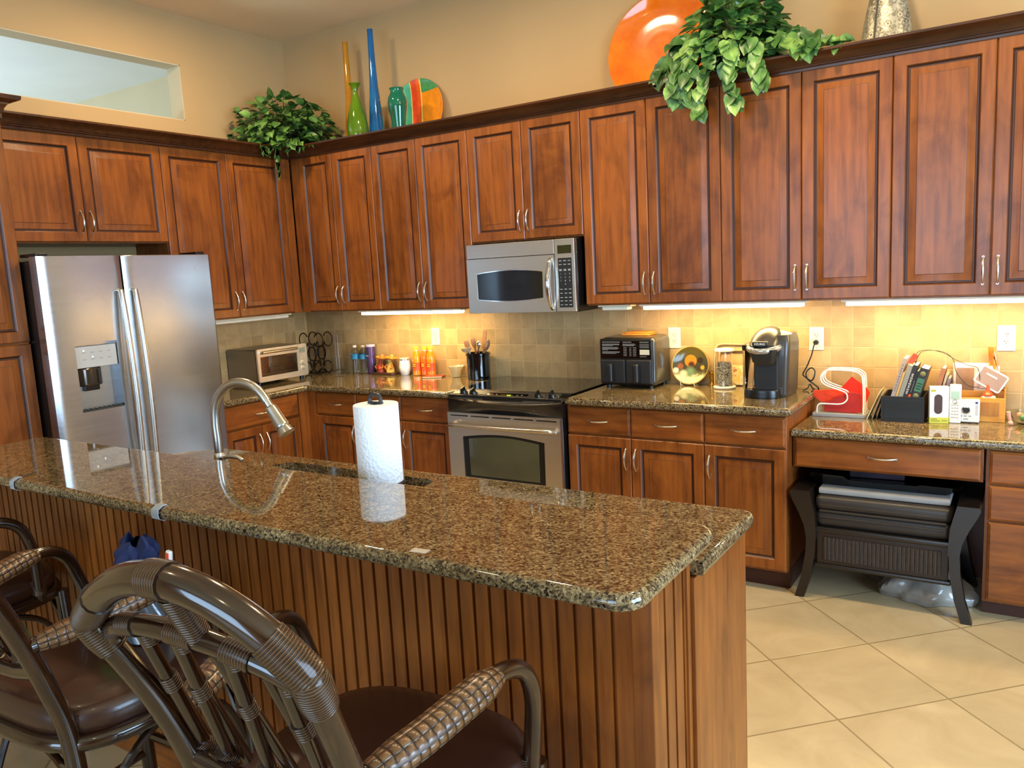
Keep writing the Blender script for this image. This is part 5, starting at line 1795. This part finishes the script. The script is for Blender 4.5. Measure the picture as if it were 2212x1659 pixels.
# white product box
pb = thing('phone_box', 'white carton with dark oval window and yellow green band', 'box', (4.386, -.215, DZZ), .22)
M().box(-.040, .040, -.016, .026, 0, .172, .001, 1).obj('carton', P('white_carton', '#ded9cf', .5), pb)
M().prism([(p[0]-.004, p[1]) for p in rrect(-.017, .017, .045, .137, .017, 8)], 'xz', -.0166, -.0158).obj('oval_window', P('dark_plum_window', '#4d3f41', .25), pb)
M().box(-.0402, .0402, -.0164, .0264, .0005, .028).obj('colour_band', P('yellow_green_band', '#c2bd3c', .5), pb)
M().prism(rrect(-.036, -.014, .150, .160, .005, 4), 'xz', -.0166, -.0158).obj('green_mark', P('yellow_green_mark', '#b3ad3a', .5), pb)
for z, a, b in ((.019, -.034, -.008), (.010, -.034, .004), (.012, .012, .034)):
    M().box(a, b, -.0170, -.0162, z, z+.003).obj('lettering', P('box_print', '#6c6a20', .6), pb)
# cordless phone base with handset
cb = thing('answering_machine', 'white answering machine base with round silver dial', 'telephone', (4.488, -.168, DZZ))
bp_ = M().box(-.062, .062, -.022, .03, .004, .108, .006, 3)
bp_.obj('base', P('phone_white', '#ddd8cf', .35), cb)
M().box(-.05, .055, -.015, .03, 0, .005).obj('foot', M_BLACKM, cb)
M().lathe([(0, -.004), (.011, -.004), (.0125, -.0025)], (.008, -.022, .062), 24, axis='y').obj('dial_centre', M_BLACK, cb)
M().lathe([(.0125, -.0005), (.0135, -.0045), (.017, -.004), (.0185, 0)], (.008, -.022, .062), 28, axis='y').obj('dial_ring', M_CHROME, cb)
for x in (-.012, .006, .024):
    M().box(x-.006, x+.006, -.0228, -.0215, .031, .036).obj('button', P('button_grey', '#9a958c', .4), cb)
M().box(-.002, .018, -.0226, -.0215, .018, .021).obj('lettering', P('phone_print', '#55514c', .6), cb)
M().box(.045, .055, -.0226, -.0215, .092, .102).obj('blue_mark', P('phone_blue', '#343a78', .5), cb)
for i in range(7):
    M().box(.045, .056, -.0224, -.0215, .040+.007*i, .043+.007*i).obj('index_line', P('index_grey', '#8f8a92', .6), cb)
hs = thing('cordless_handset', 'white cordless handset standing between the carton and the dial base', 'telephone', (4.452, -.206, DZZ))
m = M().box(-.024, .024, -.0, .010, 0, .182, .008, 3)
m.xf(Matrix.Rotation(-.08, 4, 'X'))
m.obj('handset_body', P('phone_white', '#e0dbd0', .35), hs)
sc_ = M().box(-.017, .017, -.0012, .002, .112, .150, .001)
sc_.xf(Matrix.Rotation(-.08, 4, 'X'))
sc_.obj('screen', P('lcd_green', '#8fa58c', .2), hs)
for i in range(5):
    for j in range(3):
        k_ = M().box(-.015+.0105*j, -.0065+.0105*j, -.0012, .002, .024+.0145*i, .031+.0145*i, .0008, 1)
        k_.xf(Matrix.Rotation(-.08, 4, 'X'))
        k_.obj('key', P('key_grey', '#a8a498', .4), hs)
nv_ = M().lathe([(.006, -.0), (.009, -.0015), (.012, 0)], (0, -.0005, .102), 20, axis='y')
nv_.xf(Matrix.Rotation(-.08, 4, 'X'))
nv_.obj('navigation_ring', M_KS, hs)
# wooden organizer
wo = thing('desk_organizer', 'honey coloured wooden desk organizer at the right end of the desk', 'organizer', (4.55, -.071, DZZ))
M_HON = wood('honey_wood', horiz=True, dark='#9a5f1e', mid='#c08530', light='#d8a24a', rough=.4)
def op_(x0, x1, y0, y1, z0, z1, name):
    M().box(x0, x1, y0, y1, z0, z1, .0015, 1).obj(name, M_HON, wo)
op_(-.095, .100, -.062, -.055, 0, .112, 'front_board')
op_(-.095, -.088, -.055, .055, 0, .14, 'side_board')
op_(.093, .100, -.055, .055, 0, .150, 'side_board')
op_(-.088, .093, .048, .055, 0, .14, 'back_board')
op_(-.088, .093, -.055, .048, 0, .006, 'bottom_board')
op_(-.088, .093, .002, .008, .006, .135, 'divider')
op_(.0, .006, -.055, .002, .006, .115, 'divider')
M().box(-.02, .075, -.0635, -.0615, .03, .092).obj('front_inset', wood('honey_inset', dark='#7a4a18', mid='#9c6a28', light='#b07c34', rough=.4), wo)
# papers in the organizer
for i, (x0, x1, h, y, col, lab) in enumerate(((4.436, 4.62, .250, -.034, '#cfc2c4', 'printed pale card standing at the back of the organizer'), (4.43, 4.60, .262, -.027, '#f0e7cf', 'plain white sheet standing behind the printed card'))):
    m = M().box(x0, x1, y-.001, y+.001, DZZ+.0065, DZZ+h, .0004, 1)
    o = m.obj('paper_sheet', P('card_stock', col, .7))
    if i == 0:
        for k in range(7):
            q = M().box(x0+.095, x1-.01-(.02 if k % 3 == 2 else 0), y-.0017, y-.001, DZZ+h-.03-.016*k, DZZ+h-.022-.016*k if k == 0 else DZZ+h-.026-.016*k).obj('lettering', P('mauve_print', '#8f8398', .7), o)
        M().box(x0+.006, x0+.082, y-.0017, y-.001, DZZ+.10, DZZ+h-.012).obj('picture', P('brown_picture', '#8a6a58', .6, var=.5), o)
    tag(o, lab, 'paper', 'papers in the organizer')
# white framed device lying across the organizer
m = M()
m.prism(rrect(-.062, .062, -.045, .045, .012, 4), 'xz', -.004, .004, .002)
o = m.obj('tablet_frame', P('device_rim', '#efe9e0', .3))
M().prism(rrect(-.055, .055, -.038, .038, .006, 4), 'xz', -.0046, -.0035).obj('face', P('device_face', '#8d7468', .3, coat=.4), o)
M().box(-.03, .02, -.0052, -.0044, .010, .017).obj('lettering', M_STICK, o)
o.location = (4.588, -.085, DZZ+.194)
o.rotation_euler = (-.25, .55, .1)
tag(o, 'white rimmed device with brown face propped up in the organizer', 'device')
m = M().lathe([(0, 0), (.019, .0), (.021, .006), (.016, .012), (.010, .02), (.007, .04), (.004, .05), (0, .051)], n=20)
o = m.obj('orange_funnel', P('orange_cap', '#e8481a', .35))
o.location = (4.578, -.108, DZZ+.1205)
tag(o, 'small bright orange funnel cap on the organizer', 'cap')
m = M().box(-.028, .028, -.016, .016, 0, .04, .008, 3)
o = m.obj('tape_dispenser', P('cream_plastic', '#e6d3b4', .4))
o.location = (4.582, -.103, DZZ+.0785)
tag(o, 'cream plastic dispenser under the orange cap in the organizer', 'dispenser')
m = M()
def bagf(u, v):
    w = .028*(1-.55*v)
    return (-w+2*w*u-.02*v+.004*math.sin(9*u+4*v), .004*math.sin(14*u+6*v)+.010*(1-v), .20*v)
m.grid(bagf, 14, 14, .0012)
o = m.obj('amber_wrapper', P('amber_cellophane', '#c9822e', .3, coat=.5, var=.2))
o.location = (4.606, -.040, DZZ+.139)
tag(o, 'twisted amber cellophane sticking up at the back of the organizer', 'wrapper')
# potpourri bowl at the right edge
bw = M().lathe([(0, .003), (.03, 0), (.05, .008), (.064, .03), (.07, .052), (.068, .052), (.061, .031), (.048, .011), (0, .007)], n=36).obj('glass_dish', glass('dish_glass', '#f6fbf6', .02))
bw.location = (4.735, -.115, DZZ)
tag(bw, 'clear glass dish with small trinkets at the right edge of the desk', 'dish')
r2_ = random.Random(5)
for i, (nm, col) in enumerate((('blue', '#3f8fb0'), ('yellow', '#c9ad34'), ('olive', '#6c7a34'), ('pink', '#d98a78'), ('green', '#4f8a5a'), ('gold', '#b89a4c'), ('amber', '#c9742c'))):
    a = 2*PI*i/6
    rr_ = .03 if i < 6 else 0
    o = M().ball((0, 0, 0), .0135, 14).obj('trinket', P('trinket_'+nm, col, .3, coat=.4, var=.25))
    o.location = (4.735+rr_*math.cos(a), -.115+rr_*math.sin(a), DZZ+.030+(.006 if i % 2 else 0)+(.008 if i == 6 else 0))
    tag(o, '%s bead ball in the glass dish' % nm, 'trinket', 'trinkets in the glass dish')
tp = M().tube([(0, 0, 0), (.016, -.004, .05)], [.006, .009], 10)
tp.ball((0, 0, 0), .011, 12)
o = tp.obj('drop_ornament', P('pink_pearl', '#d9a08a', .3, coat=.4))
o.location = (4.672, -.185, DZZ+.0115)
o.rotation_euler = (0, -.5, 0)
tag(o, 'pink tipped ornament leaning against the glass dish', 'ornament')

# ------------------------------------------------------------------ lamps under the wall cabinets
M_TUBE = emit('warm_fluorescent', '#ffd890', 27.0)
def strip(x0, x1, label, lit=True, y=-.262, wall='back'):
    L_ = x1-x0
    r = thing('under_cabinet_lamp', label, 'lamp', ((x0+x1)/2, y, ZB), 0, 'lamps under the wall cabinets')
    M().box(-L_/2-.02, L_/2+.02, -.038, .038, -.012, -.0005, .002).obj('housing', P('cream_housing', '#d9cfb4', .4), r)
    d = M().box(-L_/2, L_/2, -.030, .030, -.031, -.012, .006, 3)
    d.obj('diffuser', M_TUBE if lit else P('white_diffuser', '#e6e0cc', .4), r)
    if lit:
        a = area('lamp_glow', ((x0+x1)/2, y+.03, ZB-.0355), L_*.96, 5.5*L_, (1.0, .80, .40), (0, 0, 0), .05)
    return r
strip(.86, 1.70, 'lit lamp under the wall cabinets above the juice bottles')
strip(2.95, 3.79, 'lit lamp under the wall cabinets above plate and coffee maker')
strip(3.99, 4.94, 'lit lamp under the wall cabinets above the desk')
r = strip(-.42, .42, 'unlit pale lamp under the wall cabinet above the toaster oven', False)
r.location = (.262, -.85, ZB)
r.rotation_euler = (0, 0, PI/2)
r = strip(2.70, 2.86, 'short unlit lamp fixture right beside the microwave', False)
# ------------------------------------------------------------------ things on top of the wall cabinets
TZ = ZT+.0005
# ivy plants
M_LEAF = None
def leaf_mat(name, a, b, c):
    g = N(name)
    uv = g.coord((1, 1, 1), 'UV')
    f = g.noise(g.coord(), 9, 2)
    f2 = g.noise(g.coord(), 60, 3)
    col = g.ramp(f, [(.32, a), (.5, b), (.68, c)])
    sep = g.n('ShaderNodeSeparateXYZ')
    g.l(uv, sep.inputs[0])
    ab = g.n('ShaderNodeMath', operation='PINGPONG')
    ab.inputs[1].default_value = .5
    g.l(sep.outputs[0], ab.inputs[0])
    vein = g.ramp(ab.outputs[0], [(.40, (1, 1, 1)), (.5, (1.5, 1.45, 1.2))])
    g.l(g.mix(1, col, vein, 'MULTIPLY'), g.b.inputs['Base Color'])
    g.set(Roughness=.38)
    return g.m
M_LEAF1 = leaf_mat('ivy_leaf_dark', '#24451a', '#43682c', '#769a4e')
M_LEAF2 = leaf_mat('ivy_leaf_light', '#27481f', '#466f34', '#84a858')
HEART = [(0, 0), (.10, .34), (.32, .50), (.62, .40), (.86, .17), (1.0, 0)]
def add_leaf(m, pos, direction, normal, L_, fold=.25):
    d = direction.normalized()
    n_ = (normal-d*normal.dot(d))
    n_ = n_.normalized() if n_.length > 1e-5 else d.orthogonal().normalized()
    s_ = d.cross(n_)
    bm = m.bm
    mid = [bm.verts.new(pos+d*(t*L_)-n_*(L_*.22*t*t)) for t, w in HEART]
    for sg in (-1, 1):
        side = [mid[0]]+[bm.verts.new(pos+d*((t-.10*(1-t)*(1 if 0 < t < .3 else 0))*L_)+s_*(sg*w*L_*.92)+n_*(fold*w*L_-L_*.22*t*t)) for t, w in HEART[1:-1]]+[mid[-1]]
        for i in range(len(HEART)-1):
            q = [mid[i], mid[i+1], side[i+1], side[i]]
            us = [(.5, HEART[i][0]), (.5, HEART[i+1][0]), (.5+sg*HEART[i+1][1]*.9, HEART[i+1][0]), (.5+sg*HEART[i][1]*.9, HEART[i][0])]
            pairs = [(v, u) for k, (v, u) in enumerate(zip(q, us)) if v not in q[:k]]
            if len(pairs) < 3:
                continue
            if sg < 0:
                pairs.reverse()
            f = bm.faces.new([p[0] for p in pairs])
            for lp, pr in zip(f.loops, pairs):
                lp[m.uv].uv = pr[1]
def ivy(label, loc, dome, trails, seed, mat, n_leaf, size, keep):
    rd = random.Random(seed)
    r = thing('ivy_plant', label, 'plant', loc, 0, 'ivy plants on the wall cabinets')
    M().lathe([(0, 0), (.075, 0), (.08, .004), (.105, .12), (.112, .125), (.108, .13), (.098, .128), (.09, .11), (0, .105)], n=28).obj('basket', P('brown_basket', '#4a2c18', .8, var=.3), r)
    lv, sm = M(), M()
    rx0, rx1, ry0, ry1, hz = dome
    for i in range(n_leaf):
        a = rd.uniform(0, 2*PI)
        e = math.asin(rd.uniform(-.25, 1))
        k = rd.uniform(.45, 1.0)
        cx_, cy_ = math.cos(a)*math.cos(e), math.sin(a)*math.cos(e)
        p = Vector((cx_*(rx1 if cx_ > 0 else rx0)*k, cy_*(ry1 if cy_ > 0 else ry0)*k, .11+max(-.06, math.sin(e)*hz*k)))
        out = Vector((cx_, cy_, .35*math.sin(e)+.1)).normalized()
        d = (out+Vector((rd.uniform(-.5, .5), rd.uniform(-.5, .5), rd.uniform(-.9, .1)))).normalized()
        nn = (out+Vector((rd.uniform(-.4, .4), rd.uniform(-.4, .2), rd.uniform(.2, .9))))
        add_leaf(lv, p, d, nn, size*rd.uniform(.65, 1.25), rd.uniform(.1, .4))
        if i % 5 == 0:
            sm.tube(bez([(rd.uniform(-.05, .05), rd.uniform(-.05, .05), .10), p*.55+Vector((0, 0, .09)), p], 6), .0022, 5)
    for pts in trails:
        cv = bez(pts, 22)
        sm.tube(cv, .0024, 5)
        for i in range(3, len(cv)):
            for _ in range(2):
                t = (cv[i]-cv[i-1]).normalized()
                d = (t*.5+Vector((rd.uniform(-.8, .8), rd.uniform(-.9, .1), rd.uniform(-1.1, .0)))).normalized()
                add_leaf(lv, cv[i]+Vector((rd.uniform(-.012, .012), rd.uniform(-.012, .0), rd.uniform(-.012, .012))), d, Vector((rd.uniform(-.4, .4), -1, rd.uniform(.1, .7))), size*rd.uniform(.6, 1.05), rd.uniform(.1, .4))
    for mm_ in (lv, sm):
        for v in mm_.bm.verts:
            keep(v.co)
    lo = lv.obj('foliage', mat, r, sharp=60, fix=False)
    sm.obj('stems', P('ivy_stem', '#4a5a2c', .6), r)
    return r
# corner plant
def keep_corner(c):
    c.x = max(c.x, -.230)
    c.y = min(c.y, .285)
    if c.z < .082 and not (c.x > .186 and c.y < -.129):
        if c.x > .06 or c.y < -.01:
            if min(.186-c.x, c.y+.129) < .03 and c.z < .05:
                c.x, c.y = max(c.x, .187), min(c.y, -.130)
            else:
                c.z = .082
        else:
            c.z = max(c.z, .003)
def keep_run(c):
    c.y = min(c.y, .12)
    if c.z < .082 and c.y > -.193:
        if c.y < -.09:
            if c.y < -.15 and c.z < .05:
                c.y = -.194
            else:
                c.z = .082
        else:
            c.z = max(c.z, .003)
ivy('dark green ivy plant in the corner above the cabinets', (.245, -.30, TZ), (.42, .46, .37, .24, .33),
    [[(.02, -.06, .12), (.06, -.13, .14), (.10, -.20, .06), (.12, -.215, -.05), (.13, -.21, -.12)], [(0, -.06, .1), (.08, -.16, .15), (.15, -.215, .02), (.17, -.215, -.07)], [(.05, -.08, .1), (.2, -.17, .12), (.33, -.19, .06)], [(.0, -.05, .12), (-.02, -.2, .12), (.06, -.33, .05), (.11, -.30, .02)]], 3, M_LEAF1, 900, .058, keep_corner)
# the big trailing plant
ivy('light green trailing ivy plant spilling over the crown moulding', (3.46, -.235, TZ), (.26, .24, .22, .17, .44),
    [[(-.05, -.06, .14), (-.16, -.15, .2), (-.22, -.215, .10), (-.24, -.225, .0), (-.23, -.22, -.06)], [(0, -.08, .12), (-.05, -.18, .17), (-.09, -.225, .04), (-.10, -.225, -.09), (-.11, -.22, -.13)], [(.02, -.08, .12), (.02, -.2, .16), (.04, -.23, .02), (.06, -.225, -.11)], [(.05, -.08, .12), (.12, -.18, .17), (.17, -.225, .05), (.19, -.225, -.04)], [(.08, -.05, .12), (.22, -.12, .15), (.34, -.18, .10), (.40, -.19, .085)], [(-.06, -.05, .2), (-.22, -.1, .25), (-.31, -.12, .15), (-.33, -.16, .07)], [(-.02, -.08, .12), (-.12, -.2, .18), (-.16, -.228, .04), (-.17, -.225, -.06)], [(.1, 0, .15), (.28, -.04, .2), (.44, -.10, .12), (.52, -.12, .09)]], 8, M_LEAF2, 480, .078, keep_run)
def vase(name, label, prof, loc, mat, n=36, **kw):
    o = M().lathe(prof, n=n, **kw).obj(name, mat)
    o.location = loc
    return tag(o, label, 'vase')
def col_glass(name, col, edge):
    g = N(name)
    f = g.noise(g.coord(), 7, 3)
    g.l(g.ramp(f, [(.3, edge), (.7, col)]), g.b.inputs['Base Color'])
    g.set(Roughness=.07, Transmission_Weight=.22, Coat_Weight=.5, IOR=1.45)
    return g.m
tall = lambda h, r0, r1: [(0, 0), (r0, 0), (r0+.002, .01), (r0*.98, h*.12), (r0*.80, h*.32), (r0*.55, h*.52), (r1*1.15, h*.75), (r1, h*.97), (r1*1.06, h), (r1*.8, h), (r1*.78, h*.95), (0, h*.9)]
vase('gold_vase', 'very tall slender amber gold vase next to the corner ivy', tall(.735, .042, .0185), (.775, -.155, TZ), col_glass('amber_glass', '#c98a1e', '#a86a12'))
vase('blue_vase', 'very tall slender blue vase, the tallest on the cabinets', tall(.755, .052, .0185), (1.045, -.20, TZ), col_glass('blue_glass', '#0a72b4', '#064a7e'))
vase('green_vase', 'olive green bottle vase between the gold and blue vases', [(0, 0), (.05, 0), (.054, .006), (.068, .07), (.071, .13), (.060, .21), (.036, .29), (.019, .345), (.017, .365), (.024, .392), (.040, .415), (.037, .416), (.021, .392), (.013, .36), (0, .35)], (.955, -.285, TZ), col_glass('green_glass', '#6a8e12', '#4a6c0c'))
vase('teal_vase', 'small teal green shouldered vase in front of the striped plate', [(0, 0), (.036, 0), (.038, .006), (.038, .06), (.048, .15), (.061, .22), (.063, .255), (.056, .29), (.042, .312), (.040, .325), (.048, .340), (.045, .341), (.036, .324), (0, .31)], (1.275, -.245, TZ), col_glass('teal_glass', '#0a7a5c', '#06543e'))
# striped plate leaning on the wall
def stripe_plate():
    g = N('painted_stripes')
    v = g.coord()
    sep = g.n('ShaderNodeSeparateXYZ')
    g.l(v, sep.inputs[0])
    f = g.noise(v, 18, 4, .6, .5)
    sh = g.n('ShaderNodeMath', operation='MULTIPLY_ADD')   # bands bow with height
    sq = g.n('ShaderNodeMath', operation='POWER')
    sq.inputs[1].default_value = 1
    g.l(sep.outputs[2], sq.inputs[0])
    sh.inputs[1].default_value = .09
    g.l(sq.outputs[0], sh.inputs[0])
    g.l(sep.outputs[0], sh.inputs[2])
    mr = g.n('ShaderNodeMapRange')
    mr.inputs['From Min'].default_value = -.224
    mr.inputs['From Max'].default_value = .224
    g.l(sh.outputs[0], mr.inputs[0])
    base = g.ramp(mr.outputs[0], [(0, '#8fd29a'), (.12, '#57b98c'), (.30, '#4aa888'), (.385, '#e8c460'), (.40, '#d8431a'), (.50, '#e05a14'), (.565, '#f0d060'), (.585, '#e8890c'), (1.0, '#f2a80e')], 'CONSTANT')
    # green cap at the upper right
    pl = g.n('ShaderNodeVectorMath', operation='DOT_PRODUCT')
    g.l(v, pl.inputs[0])
    pl.inputs[1].default_value = (-.06, 0, 1)
    gt = g.n('ShaderNodeMath', operation='GREATER_THAN')
    gt.inputs[1].default_value = .128
    g.l(pl.outputs['Value'], gt.inputs[0])
    g2 = g.n('ShaderNodeMath', operation='GREATER_THAN')
    g2.inputs[1].default_value = .585
    g.l(mr.outputs[0], g2.inputs[0])
    ml = g.n('ShaderNodeMath', operation='MULTIPLY')
    g.l(gt.outputs[0], ml.inputs[0])
    g.l(g2.outputs[0], ml.inputs[1])
    c = g.mix(ml.outputs[0], base, '#3a8a4e')
    tone = g.ramp(f, [(.3, (.82, .82, .82)), (.7, (1.15, 1.15, 1.15))])
    g.l(g.mix(1, c, tone, 'MULTIPLY'), g.b.inputs['Base Color'])
    g.set(Roughness=.12, Coat_Weight=.6)
    return g.m
o = round_plate(.222, .022, stripe_plate(), 'striped_plate', th=.008)
o.location = (1.272, -.058, TZ+.218)
o.rotation_euler = (-.16, 0, 0)
tag(o, 'round plate with green, orange and yellow bands leaning on the wall', 'plate')
# big orange plate
g = N('orange_glaze')
v = g.coord()
ds_ = g.n('ShaderNodeVectorMath', operation='LENGTH')
g.l(v, ds_.inputs[0])
wv = g.n('ShaderNodeMath', operation='SINE')
mu = g.n('ShaderNodeMath', operation='MULTIPLY')
mu.inputs[1].default_value = 160
g.l(ds_.outputs['Value'], mu.inputs[0])
g.l(mu.outputs[0], wv.inputs[0])
f = g.noise(v, 8, 4, .6)
g.l(g.ramp(f, [(.3, '#dd640a'), (.6, '#ea7a0e'), (.8, '#ef8a18')]), g.b.inputs['Base Color'])
g.set(Roughness=.10, Coat_Weight=.7)
g.bump(wv.outputs[0], .05, .001)
o = round_plate(.302, .045, g.m, 'orange_plate', th=.010)
o.location = (2.99, -.075, TZ+.302)
o.rotation_euler = (-.14, 0, 0)
tag(o, 'huge glossy orange charger plate behind the trailing ivy', 'plate')
# patterned vase at the right
g = N('floral_silver')
v = g.coord()
vo = g.n('ShaderNodeTexVoronoi')
vo.inputs['Scale'].default_value = 24
g.l(v, vo.inputs['Vector'])
f = g.noise(v, 55, 3, .6, 1.5)
a_ = g.ramp(vo.outputs['Distance'], [(.10, '#5a4f3c'), (.22, '#b8b09c'), (.34, '#6d6350'), (.42, '#a9a18c')])
b_ = g.ramp(f, [(.46, (.45, .42, .38)), (.52, (1.05, 1.05, 1.02))])
g.l(g.mix(.9, a_, b_, 'MULTIPLY'), g.b.inputs['Base Color'])
g.set(Roughness=.35, Metallic=.35)
g.bump(vo.outputs['Distance'], .4, .004)
fv = thing('floral_vase', 'silver brown vase embossed with flowers right of the big ivy', 'vase', (4.135, -.165, TZ))
pr = [(0, 0), (.105, 0), (.112, .01), (.114, .06), (.108, .13), (.092, .22), (.070, .32), (.048, .40), (.038, .45), (.046, .48), (.040, .48), (.030, .45), (0, .44)]
M().lathe(pr, n=48, sy=.62).obj('body', g.m, fv)
M().tube([(-.045*r_/.114-.0*r_, -.62*r_*.93-.001, z) for r_, z in pr[2:10]], .004, 8).obj('raised_seam', P('dark_seam', '#3c352a', .5), fv)
